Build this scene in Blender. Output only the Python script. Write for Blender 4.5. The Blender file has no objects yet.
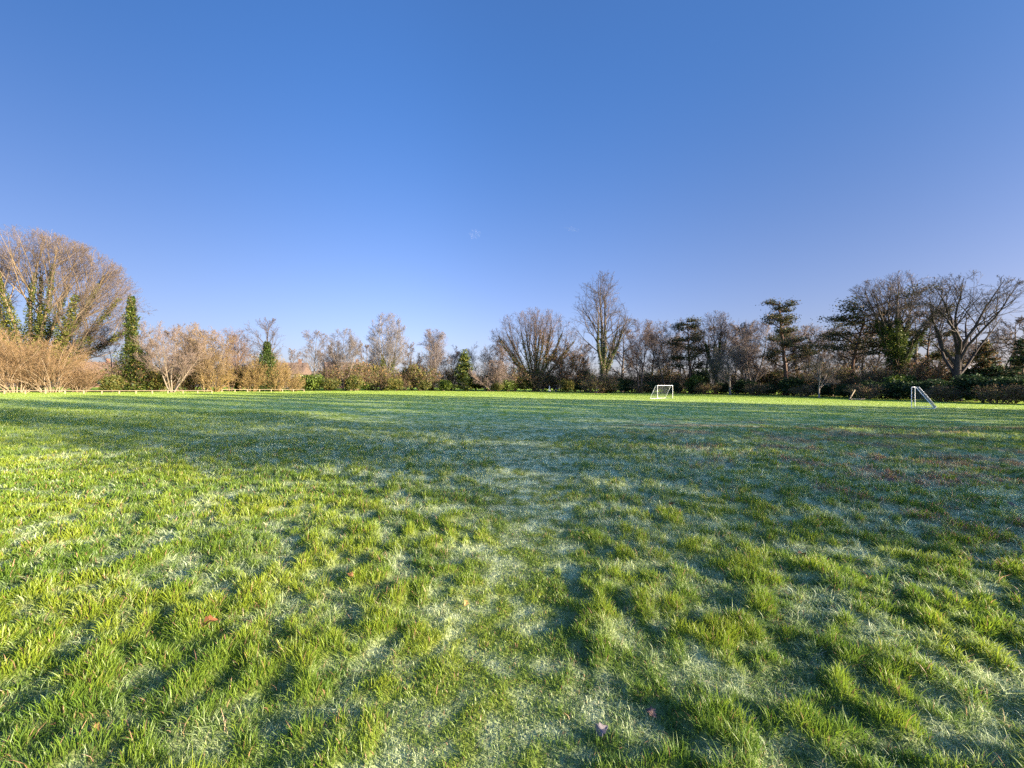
import bpy, bmesh, math, random
import numpy as np
from mathutils import Vector, Matrix

C = bpy.context.scene
COL = C.collection
F = 410.0            # focal length in pixels of a 1024 wide picture
HY = 387.0           # picture row of the horizon
EYE = 1.55
SUN_TO = np.array([0.905, -0.425]); SUN_TO /= np.linalg.norm(SUN_TO)
SUN_EL = math.radians(15.0)

# ------------------------------------------------------------------ noise
def _hash(ix, iy, seed):
    h = (ix.astype(np.int64) * 374761393 + iy.astype(np.int64) * 668265263 + seed * 974634777) & 0xFFFFFFFF
    h = ((h ^ (h >> 13)) * 1274126177) & 0xFFFFFFFF
    h = ((h ^ (h >> 16)) * 2246822519) & 0xFFFFFFFF
    return (h ^ (h >> 15)) & 0xFFFFFFFF

def gn(x, y, seed=0):
    x = np.asarray(x, float); y = np.asarray(y, float)
    ix = np.floor(x); iy = np.floor(y); fx = x - ix; fy = y - iy
    u = fx * fx * fx * (fx * (fx * 6 - 15) + 10); v = fy * fy * fy * (fy * (fy * 6 - 15) + 10)
    def g(dx, dy):
        a = _hash(ix + dx, iy + dy, seed) * (2 * math.pi / 4294967296.0)
        return np.cos(a) * (fx - dx) + np.sin(a) * (fy - dy)
    a = g(0, 0) * (1 - u) + g(1, 0) * u
    b = g(0, 1) * (1 - u) + g(1, 1) * u
    return (a * (1 - v) + b * v) * 1.5

def sst(a, b, x):
    t = np.clip((np.asarray(x, float) - a) / (b - a), 0, 1)
    return t * t * (3 - 2 * t)

# ------------------------------------------------------------------ terrain
def terr(x, y):
    x = np.asarray(x, float); y = np.asarray(y, float)
    z = -0.0105 * 90 * np.tanh(x / 90)
    z = z * sst(1, 25, np.hypot(x, y))
    z = z + 0.12 * sst(18, 55, y) + 0.0062 * np.clip(y - 55, 0, 75)
    return z

def rough(x, y):          # 1 in the rough tussocks, 0 on the mown pitch and the trodden path
    x = np.asarray(x, float); y = np.asarray(y, float)
    w = 0.35 * gn(x * .5, y * .5, 5)
    edge = 14.5 + 8.5 * sst(-2, -14, x) + 4.0 * sst(4, 12, x) + 2.2 * gn(x * .25, y * .25, 8) + 1.5 * w
    pitch = sst(-2.5, 2.5, y - edge)
    cx = -0.25 + 0.13 * np.clip(y - 1.5, 0, 4.5)
    hw = 0.50 + 0.10 * np.clip(y - 6, 0, 10)
    path = 1 - sst(-.4, .5, np.abs(x - cx) - hw + w * .9)
    path = path * (0.82 - .2 * sst(2.5, 4.5, np.hypot(x, y)) * 0)
    return np.clip(1 - np.maximum(pitch, path), 0, 1)

def tuft(x, y):           # 0..1 tussock field
    wx = x + .12 * gn(x * 1.7, y * 1.7, 21); wy = y + .12 * gn(x * 1.7, y * 1.7, 22)
    n = gn(wx * 3.0, wy * 3.0, 1) + 1.0 * gn(wx * 7.2, wy * 7.2, 2) + .2 * gn(wx * .8, wy * .8, 3)
    return sst(-.55, .85, n)

def hummock(x, y):
    r = rough(x, y)
    far = sst(60, 25, np.hypot(x, y))
    return (r * (.058 * tuft(x, y) + .032 * gn(x * .55, y * .55, 4)) + .012 * gn(x * 1.3, y * 1.3, 6)) * far

def ground_z(x, y):
    return terr(x, y) + hummock(x, y)

def band(x, y):           # metres north of the long shade's near edge (frost stays where the sun has not come)
    return 0.425 * np.asarray(x) + 0.905 * np.asarray(y) - 3.9

def frost(x, y):
    n = .45 * gn(x * 1.1, y * 1.1, 31) + .6 * gn(x * 3.4, y * 3.4, 32) + .65 * gn(x * 9, y * 9, 34) + .25 * gn(x * .3, y * .3, 33)
    lo = 1 - tuft(x, y)
    b = .16 + .30 * sst(-.8, 3.0, band(x, y)) + n * .5 + .50 * (lo - .5)
    b = b + .03 * (1 - rough(x, y)) * sst(9, 5, np.asarray(y, float))
    b = b - .07 * sst(5, 10, np.hypot(x, y)) - .12 * sst(13, 28, np.hypot(x, y))
    return np.clip(b, 0, 1)

def straw(x, y):
    n = gn(x * .55, y * .55, 41) + .7 * gn(x * 1.6, y * 1.6, 42)
    right = sst(2.0, 7.0, x) * sst(3, 6, y) * sst(24, 16, y)
    return np.clip(right * 1.35 * sst(-.1, .7, n) + .05 * sst(.3, .9, n), 0, 1)

# ------------------------------------------------------------------ mesh helpers
def mesh_np(name, V, tris=None, quads=None, mats=None, col=None, parent=None, smooth=False):
    V = np.ascontiguousarray(V, np.float32)
    me = bpy.data.meshes.new(name)
    nt = 0 if tris is None else len(tris); nq = 0 if quads is None else len(quads)
    me.vertices.add(len(V)); me.vertices.foreach_set('co', V.ravel())
    loops = []
    if nt: loops.append(np.asarray(tris, np.int32).ravel())
    if nq: loops.append(np.asarray(quads, np.int32).ravel())
    L = np.concatenate(loops)
    me.loops.add(len(L)); me.loops.foreach_set('vertex_index', L)
    me.polygons.add(nt + nq)
    st = np.concatenate([np.arange(nt) * 3, nt * 3 + np.arange(nq) * 4]).astype(np.int32)
    me.polygons.foreach_set('loop_start', st)
    if smooth: me.polygons.foreach_set('use_smooth', np.ones(nt + nq, bool))
    if col is not None:
        a = me.attributes.new('col', 'FLOAT_COLOR', 'POINT')
        c = np.ones((len(V), 4), np.float32); c[:, :3] = col
        a.data.foreach_set('color', c.ravel())
    me.update(calc_edges=True)
    o = bpy.data.objects.new(name, me); COL.objects.link(o)
    if mats is not None: me.materials.append(mats)
    if parent is not None: o.parent = parent
    return o

def tag(o, label=None, cat=None, group=None, kind=None):
    if label: o['label'] = label
    if cat: o['category'] = cat
    if group: o['group'] = group
    if kind: o['kind'] = kind
    return o

def empty(name, loc, rz=0):
    o = bpy.data.objects.new(name, None); o.location = loc; o.rotation_euler = (0, 0, rz)
    o.empty_display_size = .3
    COL.objects.link(o); return o

def copy_tree(o, parent=None):
    c = o.copy(); COL.objects.link(c); c.parent = parent
    for ch in list(o.children): copy_tree(ch, c)
    return c

def bm_obj(name, bm, mat, parent=None):
    me = bpy.data.meshes.new(name); bm.to_mesh(me); bm.free()
    me.materials.append(mat)
    o = bpy.data.objects.new(name, me); COL.objects.link(o)
    if parent is not None: o.parent = parent
    return o

def bx(bm, x0, x1, y0, y1, z0, z1):
    v = [bm.verts.new((x, y, z)) for z in (z0, z1) for y in (y0, y1) for x in (x0, x1)]
    for f in ((0, 2, 3, 1), (4, 5, 7, 6), (0, 1, 5, 4), (2, 6, 7, 3), (0, 4, 6, 2), (1, 3, 7, 5)):
        bm.faces.new([v[i] for i in f])

def tube_bm(bm, pts, r, n=8):
    pts = [Vector(p) for p in pts]; rings = []
    for i, p in enumerate(pts):
        t = (pts[min(i + 1, len(pts) - 1)] - pts[max(i - 1, 0)]).normalized()
        a = t.cross(Vector((.31, .77, .55))).normalized(); b = t.cross(a)
        rr = r[i] if isinstance(r, (list, tuple)) else r
        rings.append([bm.verts.new(p + a * (rr * math.cos(k * 2 * math.pi / n)) + b * (rr * math.sin(k * 2 * math.pi / n))) for k in range(n)])
    for i in range(len(rings) - 1):
        for k in range(n):
            bm.faces.new((rings[i][k], rings[i][(k + 1) % n], rings[i + 1][(k + 1) % n], rings[i + 1][k]))
    bm.faces.new(rings[0][::-1]); bm.faces.new(rings[-1])

# ------------------------------------------------------------------ materials
def new_mat(name):
    m = bpy.data.materials.new(name); m.use_nodes = True
    nt = m.node_tree; nt.nodes.clear()
    out = nt.nodes.new('ShaderNodeOutputMaterial')
    return m, nt, out

def attr_leaf(name, trans=.35, gloss=.03, var=.0, vscale=3.0, rough_=.45):
    m, nt, out = new_mat(name); N = nt.nodes.new; L = nt.links.new
    a = N('ShaderNodeAttribute'); a.attribute_name = 'col'
    d = N('ShaderNodeBsdfDiffuse'); t = N('ShaderNodeBsdfTranslucent'); g = N('ShaderNodeBsdfGlossy')
    g.inputs['Roughness'].default_value = rough_
    g.inputs['Color'].default_value = (.9, .9, .9, 1)
    src = a.outputs['Color']
    if var > 0:
        geo = N('ShaderNodeNewGeometry'); no = N('ShaderNodeTexNoise'); no.inputs['Scale'].default_value = vscale
        no.inputs['Detail'].default_value = 4
        L(geo.outputs['Position'], no.inputs['Vector'])
        mr = N('ShaderNodeMapRange'); mr.inputs[3].default_value = 1 - var; mr.inputs[4].default_value = 1 + var
        mr.inputs[1].default_value = .3; mr.inputs[2].default_value = .7
        L(no.outputs['Fac'], mr.inputs[0])
        mx = N('ShaderNodeVectorMath'); mx.operation = 'SCALE'
        L(src, mx.inputs[0]); L(mr.outputs[0], mx.inputs['Scale']); src = mx.outputs[0]
    L(src, d.inputs['Color']); L(src, t.inputs['Color'])
    m1 = N('ShaderNodeMixShader'); m1.inputs[0].default_value = trans
    L(d.outputs[0], m1.inputs[1]); L(t.outputs[0], m1.inputs[2])
    m2 = N('ShaderNodeMixShader'); m2.inputs[0].default_value = gloss
    L(m1.outputs[0], m2.inputs[1]); L(g.outputs[0], m2.inputs[2])
    L(m2.outputs[0], out.inputs[0])
    return m

def noisy(name, c1, c2, scale=8, rough_=.6, spec=.3, stretch=(1, 1, 1), bump=0.0, metallic=0):
    m, nt, out = new_mat(name); N = nt.nodes.new; L = nt.links.new
    tc = N('ShaderNodeTexCoord'); mp = N('ShaderNodeMapping'); mp.inputs['Scale'].default_value = stretch
    no = N('ShaderNodeTexNoise'); no.inputs['Scale'].default_value = scale; no.inputs['Detail'].default_value = 6
    L(tc.outputs['Object'], mp.inputs[0]); L(mp.outputs[0], no.inputs['Vector'])
    cr = N('ShaderNodeValToRGB'); cr.color_ramp.elements[0].position = .35; cr.color_ramp.elements[1].position = .65
    cr.color_ramp.elements[0].color = (*c1, 1); cr.color_ramp.elements[1].color = (*c2, 1)
    L(no.outputs['Fac'], cr.inputs[0])
    p = N('ShaderNodeBsdfPrincipled'); p.inputs['Roughness'].default_value = rough_
    p.inputs['Specular IOR Level'].default_value = spec; p.inputs['Metallic'].default_value = metallic
    L(cr.outputs[0], p.inputs['Base Color'])
    if bump:
        b = N('ShaderNodeBump'); b.inputs['Strength'].default_value = bump; b.inputs['Distance'].default_value = .02
        L(no.outputs['Fac'], b.inputs['Height']); L(b.outputs[0], p.inputs['Normal'])
    L(p.outputs[0], out.inputs[0]); return m

M_GRASS = attr_leaf('grass_blades', trans=.46, gloss=.025)
M_LEAF = attr_leaf('leaves', trans=.25, gloss=.012, var=.25, vscale=.6)
M_BARK = attr_leaf('bark', trans=0, gloss=.01, var=.35, vscale=5)
M_WOOD = noisy('weathered_timber', (.17, .13, .085), (.27, .215, .14), 6, .75, .2, (1, 1, 6))
M_WHITE = noisy('white_painted_steel', (.74, .75, .76), (.84, .85, .86), 3, .35, .5)
M_NET = noisy('net_cord', (.10, .13, .13), (.18, .22, .22), 5, .8, .1)
M_BRICK = noisy('red_brick', (.13, .075, .055), (.2, .12, .09), 9, .85, .1)
M_RENDER = noisy('cream_render', (.36, .33, .28), (.46, .43, .37), 4, .85, .1)
M_TILE = noisy('roof_tile', (.10, .07, .055), (.16, .115, .09), 5, .8, .15)
M_SLATE = noisy('pale_slate', (.32, .31, .31), (.46, .45, .45), 5, .7, .2)
M_GLASS = noisy('window_glass', (.03, .04, .05), (.05, .06, .08), 2, .08, .6)
M_SKIN = noisy('skin', (.50, .32, .24), (.56, .37, .28), 12, .5, .3)
M_DARKCLOTH = noisy('dark_cloth', (.015, .016, .022), (.03, .032, .04), 20, .9, .1)
M_PALECLOTH = noisy('white_cloth', (.68, .69, .70), (.80, .80, .80), 20, .9, .1)
M_BLUECLOTH = noisy('denim', (.05, .07, .12), (.09, .11, .17), 30, .9, .1)
M_HAIR = noisy('hair', (.05, .03, .02), (.10, .06, .035), 30, .6, .3)
M_SACK = noisy('pale_sack', (.62, .60, .58), (.78, .76, .74), 6, .7, .2)

def ground_mat():
    m, nt, out = new_mat('meadow_soil_and_turf'); N = nt.nodes.new; L = nt.links.new
    a = N('ShaderNodeAttribute'); a.attribute_name = 'col'
    geo = N('ShaderNodeNewGeometry')
    n1 = N('ShaderNodeTexNoise'); n1.inputs['Scale'].default_value = 34; n1.inputs['Detail'].default_value = 5
    n2 = N('ShaderNodeTexNoise'); n2.inputs['Scale'].default_value = 1.6; n2.inputs['Detail'].default_value = 6
    for n in (n1, n2): L(geo.outputs['Position'], n.inputs['Vector'])
    mr = N('ShaderNodeMapRange'); mr.inputs[1].default_value = .3; mr.inputs[2].default_value = .7
    mr.inputs[3].default_value = .72; mr.inputs[4].default_value = 1.28
    ad = N('ShaderNodeMath'); ad.operation = 'MULTIPLY_ADD'; ad.inputs[1].default_value = .5; 
    hf = N('ShaderNodeMath'); hf.operation = 'MULTIPLY'; hf.inputs[1].default_value = .5
    L(n1.outputs['Fac'], ad.inputs[0]); L(n2.outputs['Fac'], hf.inputs[0]); L(hf.outputs[0], ad.inputs[2])
    L(ad.outputs[0], mr.inputs[0])
    mx = N('ShaderNodeVectorMath'); mx.operation = 'SCALE'; L(a.outputs['Color'], mx.inputs[0]); L(mr.outputs[0], mx.inputs['Scale'])
    p = N('ShaderNodeBsdfPrincipled'); p.inputs['Roughness'].default_value = .9; p.inputs['Specular IOR Level'].default_value = .1
    L(mx.outputs[0], p.inputs['Base Color'])
    b = N('ShaderNodeBump'); b.inputs['Strength'].default_value = .7; b.inputs['Distance'].default_value = .03
    L(n1.outputs['Fac'], b.inputs['Height']); L(b.outputs[0], p.inputs['Normal'])
    L(p.outputs[0], out.inputs[0]); return m

# ------------------------------------------------------------------ grass colour (reflectance only)
GREEN = np.array([.152, .248, .022]); LIME = np.array([.255, .325, .024]); DEEP = np.array([.090, .178, .024])
FROST = np.array([.71, .79, .52]); STRAW = np.array([.37, .215, .12]); SOIL = np.array([.075, .060, .035])

def turf_colour(x, y, rng, blade=True):
    n = len(x)
    v = gn(x * .9, y * .9, 51) + .6 * gn(x * 3.7, y * 3.7, 52)
    r = rng.random(n)
    k = np.clip(.45 + .5 * v + .55 * (r - .5) + .5 * (tuft(x, y) - .55) * rough(x, y), 0, 1)[:, None]
    c = np.where(k < .5, DEEP + (GREEN - DEEP) * (k * 2), GREEN + (LIME - GREEN) * (k * 2 - 1))
    mown = (1 - rough(x, y)) * sst(10, 20, y)
    c = c * (1 - mown[:, None] * .6) + np.array([.24, .35, .03]) * mown[:, None] * .6
    return c

# ------------------------------------------------------------------ ground sheet
def build_ground():
    rs = [0.0, .25]
    while rs[-1] < 4000: rs.append(rs[-1] + max(.035, rs[-1] * .021))
    rs = np.array(rs[1:])
    fa = np.linspace(math.radians(-64), math.radians(64), 620)
    ba = np.linspace(math.radians(64), math.radians(296), 90)[1:-1]
    an = np.concatenate([fa, ba]); na = len(an)
    R, A = np.meshgrid(rs, an, indexing='ij')
    X = (R * np.sin(A)).ravel(); Y = (R * np.cos(A)).ravel()
    Z = ground_z(X, Y)
    X = np.append(X, 0); Y = np.append(Y, 0); Z = np.append(Z, ground_z(0., 0.))
    nr = len(rs)
    i = np.arange(nr - 1)[:, None] * na; j = np.arange(na)[None, :]; j2 = (j + 1) % na
    q = np.stack([i + j, i + j2, i + na + j2, i + na + j], -1).reshape(-1, 4)[:, ::-1]
    t = np.stack([np.full(na, nr * na), (np.arange(na) + 1) % na, np.arange(na)], -1)
    rng = np.random.default_rng(3)
    c = turf_colour(X, Y, rng)
    d = np.hypot(X, Y)
    near = sst(30, 8, d)[:, None] * .55
    c = c * (1 - near) + SOIL * near
    f = (frost(X, Y) * .55)[:, None]
    f = f * sst(90, 40, d)[:, None]
    c = c * (1 - f) + FROST * f
    s = straw(X, Y)[:, None] * .5
    c = c * (1 - s) + STRAW * s
    o = mesh_np('ground', np.stack([X, Y, Z], 1), t, q, ground_mat(), c, smooth=True)
    tag(o, 'frosty green playing field with rough tussocky grass in the foreground', 'ground', kind='structure')

# ------------------------------------------------------------------ grass blades
def build_grass():
    rng = np.random.default_rng(11)
    ds = np.linspace(.5, 150, 6000)
    dens = np.maximum(np.minimum(15000, 25000 * (2 / ds) ** 1.95), np.where(ds < 38, 42, 85) * (ds < 112))
    hw = np.minimum(1.30 * ds + 2.2, 85)
    pdf = dens * 2 * hw
    cdf = np.cumsum(pdf) * (ds[1] - ds[0])
    n = int(cdf[-1])
    y = np.interp(rng.random(n) * cdf[-1], cdf, ds)
    x = (rng.random(n) * 2 - 1) * np.minimum(1.30 * y + 2.2, 85)
    d = np.hypot(x, y)
    ro = rough(x, y); T = tuft(x, y)
    keep = rng.random(n) < (.75 + .25 * T * ro)
    x, y, d, ro, T = x[keep], y[keep], d[keep], ro[keep], T[keep]; n = len(x)
    z = ground_z(x, y)
    e = .03
    gx = (tuft(x + e, y) - tuft(x - e, y)) / (2 * e); gy = (tuft(x, y + e) - tuft(x, y - e)) / (2 * e)
    h = (.021 + ro * (.014 + .042 * T ** 1.2)) * (.5 + .8 * rng.random(n))
    h *= 1 + 1.3 * sst(14, 50, d)
    long_ = rng.random(n) < .03
    h = np.where(long_ & (ro > .4), h * 1.45, h)
    w = .0031 * np.maximum(1, d / 2.6) * (.7 + .6 * rng.random(n))
    w = np.minimum(w, h * 1.6 + .003)
    fr = frost(x, y); flat = np.clip(fr * 1.3 + .35 * (1 - T) + .3 * (1 - ro) * sst(14, 9, d), 0, 1) ** 1.3; h = h * (1 + .7 * flat * ro)
    # lean: outward from the tussock's top, plus a random way; frosted low blades lie flatter
    az = rng.random(n) * 2 * math.pi
    lm = .12 + .5 * rng.random(n) + 2.6 * flat * rng.random(n) ** .7
    lx = -gx * .04 * ro + np.cos(az) * lm; ly = -gy * .04 * ro + np.sin(az) * lm
    ll = np.hypot(lx, ly); nn_ = np.sqrt(1 + ll * ll)
    fa = rng.random(n) * 2 * math.pi
    sx, sy = np.cos(fa), np.sin(fa)
    base = turf_colour(x, y, rng)
    farb = sst(9, 18, d)
    # reflectance: green blade, some straw, frost rime on part of them
    st = straw(x, y)
    isst = np.where(rng.random(n) < .04 + .75 * st, 1.0, 0.0) * (1 - farb) + farb * (.03 + .7 * st)
    isst = isst[:, None]
    base = base * (1 - isst) + isst * STRAW * (.6 + .7 * rng.random((n, 1)) * (1 - farb[:, None] * .5))
    rim = np.clip((fr - .08) * 1.35, 0, 1) * ((.4 + .6 * rng.random(n)) * np.where(rng.random(n) < .25 + 1.1 * fr, 1.15, .2) * (1 - farb) + farb * (.42 + .16 * rng.random(n)))
    rim = rim * (1 - .45 * sst(25, 60, d))
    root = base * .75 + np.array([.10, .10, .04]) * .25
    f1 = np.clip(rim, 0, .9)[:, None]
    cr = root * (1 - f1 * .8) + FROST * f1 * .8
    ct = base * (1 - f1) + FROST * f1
    nearm = d < 13
    def pos(t, k):      # point at fraction t; k = half width factor
        bend = t ** 1.6
        px = x + lx / nn_ * h * bend + sx * w * .5 * k
        py = y + ly / nn_ * h * bend + sy * w * .5 * k
        pz = z - .006 + h / nn_ * t * (1.35 - .35 * t) + .012 * t * (1 - t) * 4 * flat
        return np.stack([px, py, pz], 1)
    # near: two quads and a tip
    m = nearm
    P = [pos(0., -1)[m], pos(0., 1)[m], pos(.45, -.9)[m], pos(.45, .9)[m], pos(.8, -.5)[m], pos(.8, .5)[m], pos(1., 0)[m]]
    V = np.stack(P, 1).reshape(-1, 3); k = m.sum(); b = (np.arange(k) * 7)[:, None]
    q = np.concatenate([b + np.array([[0, 1, 3, 2]]), b + np.array([[2, 3, 5, 4]])]); t = b + np.array([[4, 5, 6]])
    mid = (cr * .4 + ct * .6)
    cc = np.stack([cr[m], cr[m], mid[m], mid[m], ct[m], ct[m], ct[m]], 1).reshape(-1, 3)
    # far: one triangle with its belly
    m2 = ~nearm
    P2 = [pos(0., -1)[m2], pos(0., 1)[m2], pos(1., 0)[m2]]
    V2 = np.stack(P2, 1).reshape(-1, 3); k2 = m2.sum(); b2 = (np.arange(k2) * 3)[:, None] + len(V)
    t2 = b2 + np.array([[0, 1, 2]])
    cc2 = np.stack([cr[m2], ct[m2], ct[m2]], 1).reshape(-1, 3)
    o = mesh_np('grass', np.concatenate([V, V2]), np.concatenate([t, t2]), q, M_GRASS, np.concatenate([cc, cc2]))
    tag(o, 'frost touched green grass covering the whole field', 'grass', kind='stuff')
    print('blades', n, 'near', k)

BK = .62
# ------------------------------------------------------------------ tree growth
def nrm(v): return v / np.maximum(np.linalg.norm(v, axis=-1, keepdims=True), 1e-9)

def grow_line(rng, S, D, L, R, K, wob, up, taper=.8):
    n = len(S); pts = np.zeros((n, K + 1, 3)); rad = np.zeros((n, K + 1)); pts[:, 0] = S; rad[:, 0] = R
    d = nrm(D); step = (L / K)[:, None]
    for k in range(K):
        pts[:, k + 1] = pts[:, k] + d * step
        d = d + rng.normal(0, wob, (n, 3)); d[:, 2] += up; d = nrm(d)
        rad[:, k + 1] = R * (1 - taper * (k + 1) / K)
    return pts, rad

def spawn(rng, pts, rad, L, m, t0, amu, asd, ratio, rr, t1=1.0, fall=.55):
    n, K1, _ = pts.shape; K = K1 - 1
    t = t0 + (t1 - t0) * (np.arange(m)[None, :] + rng.random((n, m))) / m
    f = np.clip(t * K, 0, K - 1e-6); i = f.astype(int); u = (f - i)[..., None]
    ar = np.arange(n)[:, None]
    p0, p1 = pts[ar, i], pts[ar, i + 1]
    S = p0 + (p1 - p0) * u; tan = nrm(p1 - p0)
    r = rad[ar, i] * (1 - u[..., 0]) + rad[ar, i + 1] * u[..., 0]
    pr = rng.normal(size=(n, m, 3)); pr = nrm(pr - (pr * tan).sum(-1, keepdims=True) * tan)
    a = rng.normal(amu, asd, (n, m))[..., None]
    D = np.cos(a) * tan + np.sin(a) * pr
    Ln = L[:, None] * ratio * (1.1 - fall * t) * (.65 + .6 * rng.random((n, m)))
    return S.reshape(-1, 3), D.reshape(-1, 3), Ln.ravel(), (r * rr).ravel()

def env_clip(rng, S, D, L, c, a, lo=.86, hi=1.06, minl=.12):
    s = (S - c) / a; d = nrm(D) / a
    A = (d * d).sum(1); B = 2 * (s * d).sum(1); Cc = (s * s).sum(1) - 1
    q = B * B - 4 * A * Cc
    ex = np.where(q > 0, (-B + np.sqrt(np.maximum(q, 0))) / (2 * A), 0)
    Ln = np.minimum(L, ex * rng.uniform(lo, hi, len(L)))
    ok = Ln > minl
    return S[ok], D[ok], Ln[ok], ok

def segs_of(pts, rad):
    return pts[:, :-1].reshape(-1, 3), pts[:, 1:].reshape(-1, 3), rad[:, :-1].ravel(), rad[:, 1:].ravel()

def tubes(P0, P1, r0, r1, n):
    t = nrm(P1 - P0); ref = np.tile(np.array([.31, .77, .55]), (len(t), 1))
    a = nrm(np.cross(t, ref)); b = np.cross(t, a)
    ang = np.arange(n) * 2 * math.pi / n
    ring = a[:, None, :] * np.cos(ang)[None, :, None] + b[:, None, :] * np.sin(ang)[None, :, None]
    V = np.concatenate([P0[:, None] + ring * r0[:, None, None], P1[:, None] + ring * r1[:, None, None]], 1)
    base = (np.arange(len(t)) * 2 * n)[:, None, None]
    k = np.arange(n); q = np.stack([k, (k + 1) % n, n + (k + 1) % n, n + k], 1)[None]
    return V.reshape(-1, 3), (base + q).reshape(-1, 4)

def cones(P0, P1, r0):
    t = nrm(P1 - P0); ref = np.tile(np.array([.31, .77, .55]), (len(t), 1))
    a = nrm(np.cross(t, ref)); b = np.cross(t, a); ang = np.arange(3) * 2 * math.pi / 3
    ring = a[:, None, :] * np.cos(ang)[None, :, None] + b[:, None, :] * np.sin(ang)[None, :, None]
    V = np.concatenate([P0[:, None] + ring * r0[:, None, None], P1[:, None]], 1)
    base = (np.arange(len(t)) * 4)[:, None, None]
    q = np.array([[0, 1, 3], [1, 2, 3], [2, 0, 3]])[None]
    return V.reshape(-1, 3), (base + q).reshape(-1, 3)

def cards(rng, P, size, cols, flat=0.0, asp=.6):
    """leaf-shaped four-point cards; flat=1 lays them level"""
    n = len(P)
    a = rng.normal(size=(n, 3)); a[:, 2] *= (1 - flat); a = nrm(a)
    b = rng.normal(size=(n, 3)); b[:, 2] *= (1 - flat * .8); b = nrm(b - (b * a).sum(1, keepdims=True) * a)
    s = (size * rng.uniform(.6, 1.35, n))[:, None]
    V = np.stack([P - a * s * .5, P + b * s * asp * .5 + a * s * .1, P + a * s * .5, P - b * s * asp * .5 + a * s * .1], 1).reshape(-1, 3)
    # fold along the midrib
    q = (np.arange(n) * 4)[:, None] + np.array([[0, 1, 2, 3]])
    k = rng.integers(0, len(cols), n); c = np.asarray(cols)[k] * rng.uniform(.7, 1.3, (n, 1))
    return V, q, np.repeat(c, 4, 0)

def place(px, d, ytop=None):
    x = (px - 512) / F * d; z = float(terr(x, d))
    H = None if ytop is None else EYE - (ytop - HY) * d / F - z
    return x, d, z, H

IVY = [(.030, .055, .012), (.045, .075, .015), (.060, .085, .018), (.022, .042, .012)]
IVYGOLD = [(.11, .13, .02), (.07, .095, .017), (.16, .16, .03), (.05, .07, .013)]
EVER = [(.020, .040, .016), (.030, .055, .020), (.040, .066, .022), (.018, .032, .014)]
PINE = [(.026, .042, .022), (.040, .056, .026), (.070, .064, .028), (.10, .068, .034)]
LIMEB = [(.07, .105, .018), (.10, .135, .022), (.055, .085, .016)]
OLIVE = [(.10, .105, .025), (.07, .085, .02), (.15, .12, .035), (.05, .07, .018)]
RUST = [(.20, .10, .035), (.26, .15, .06), (.15, .08, .035), (.11, .09, .03)]

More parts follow.
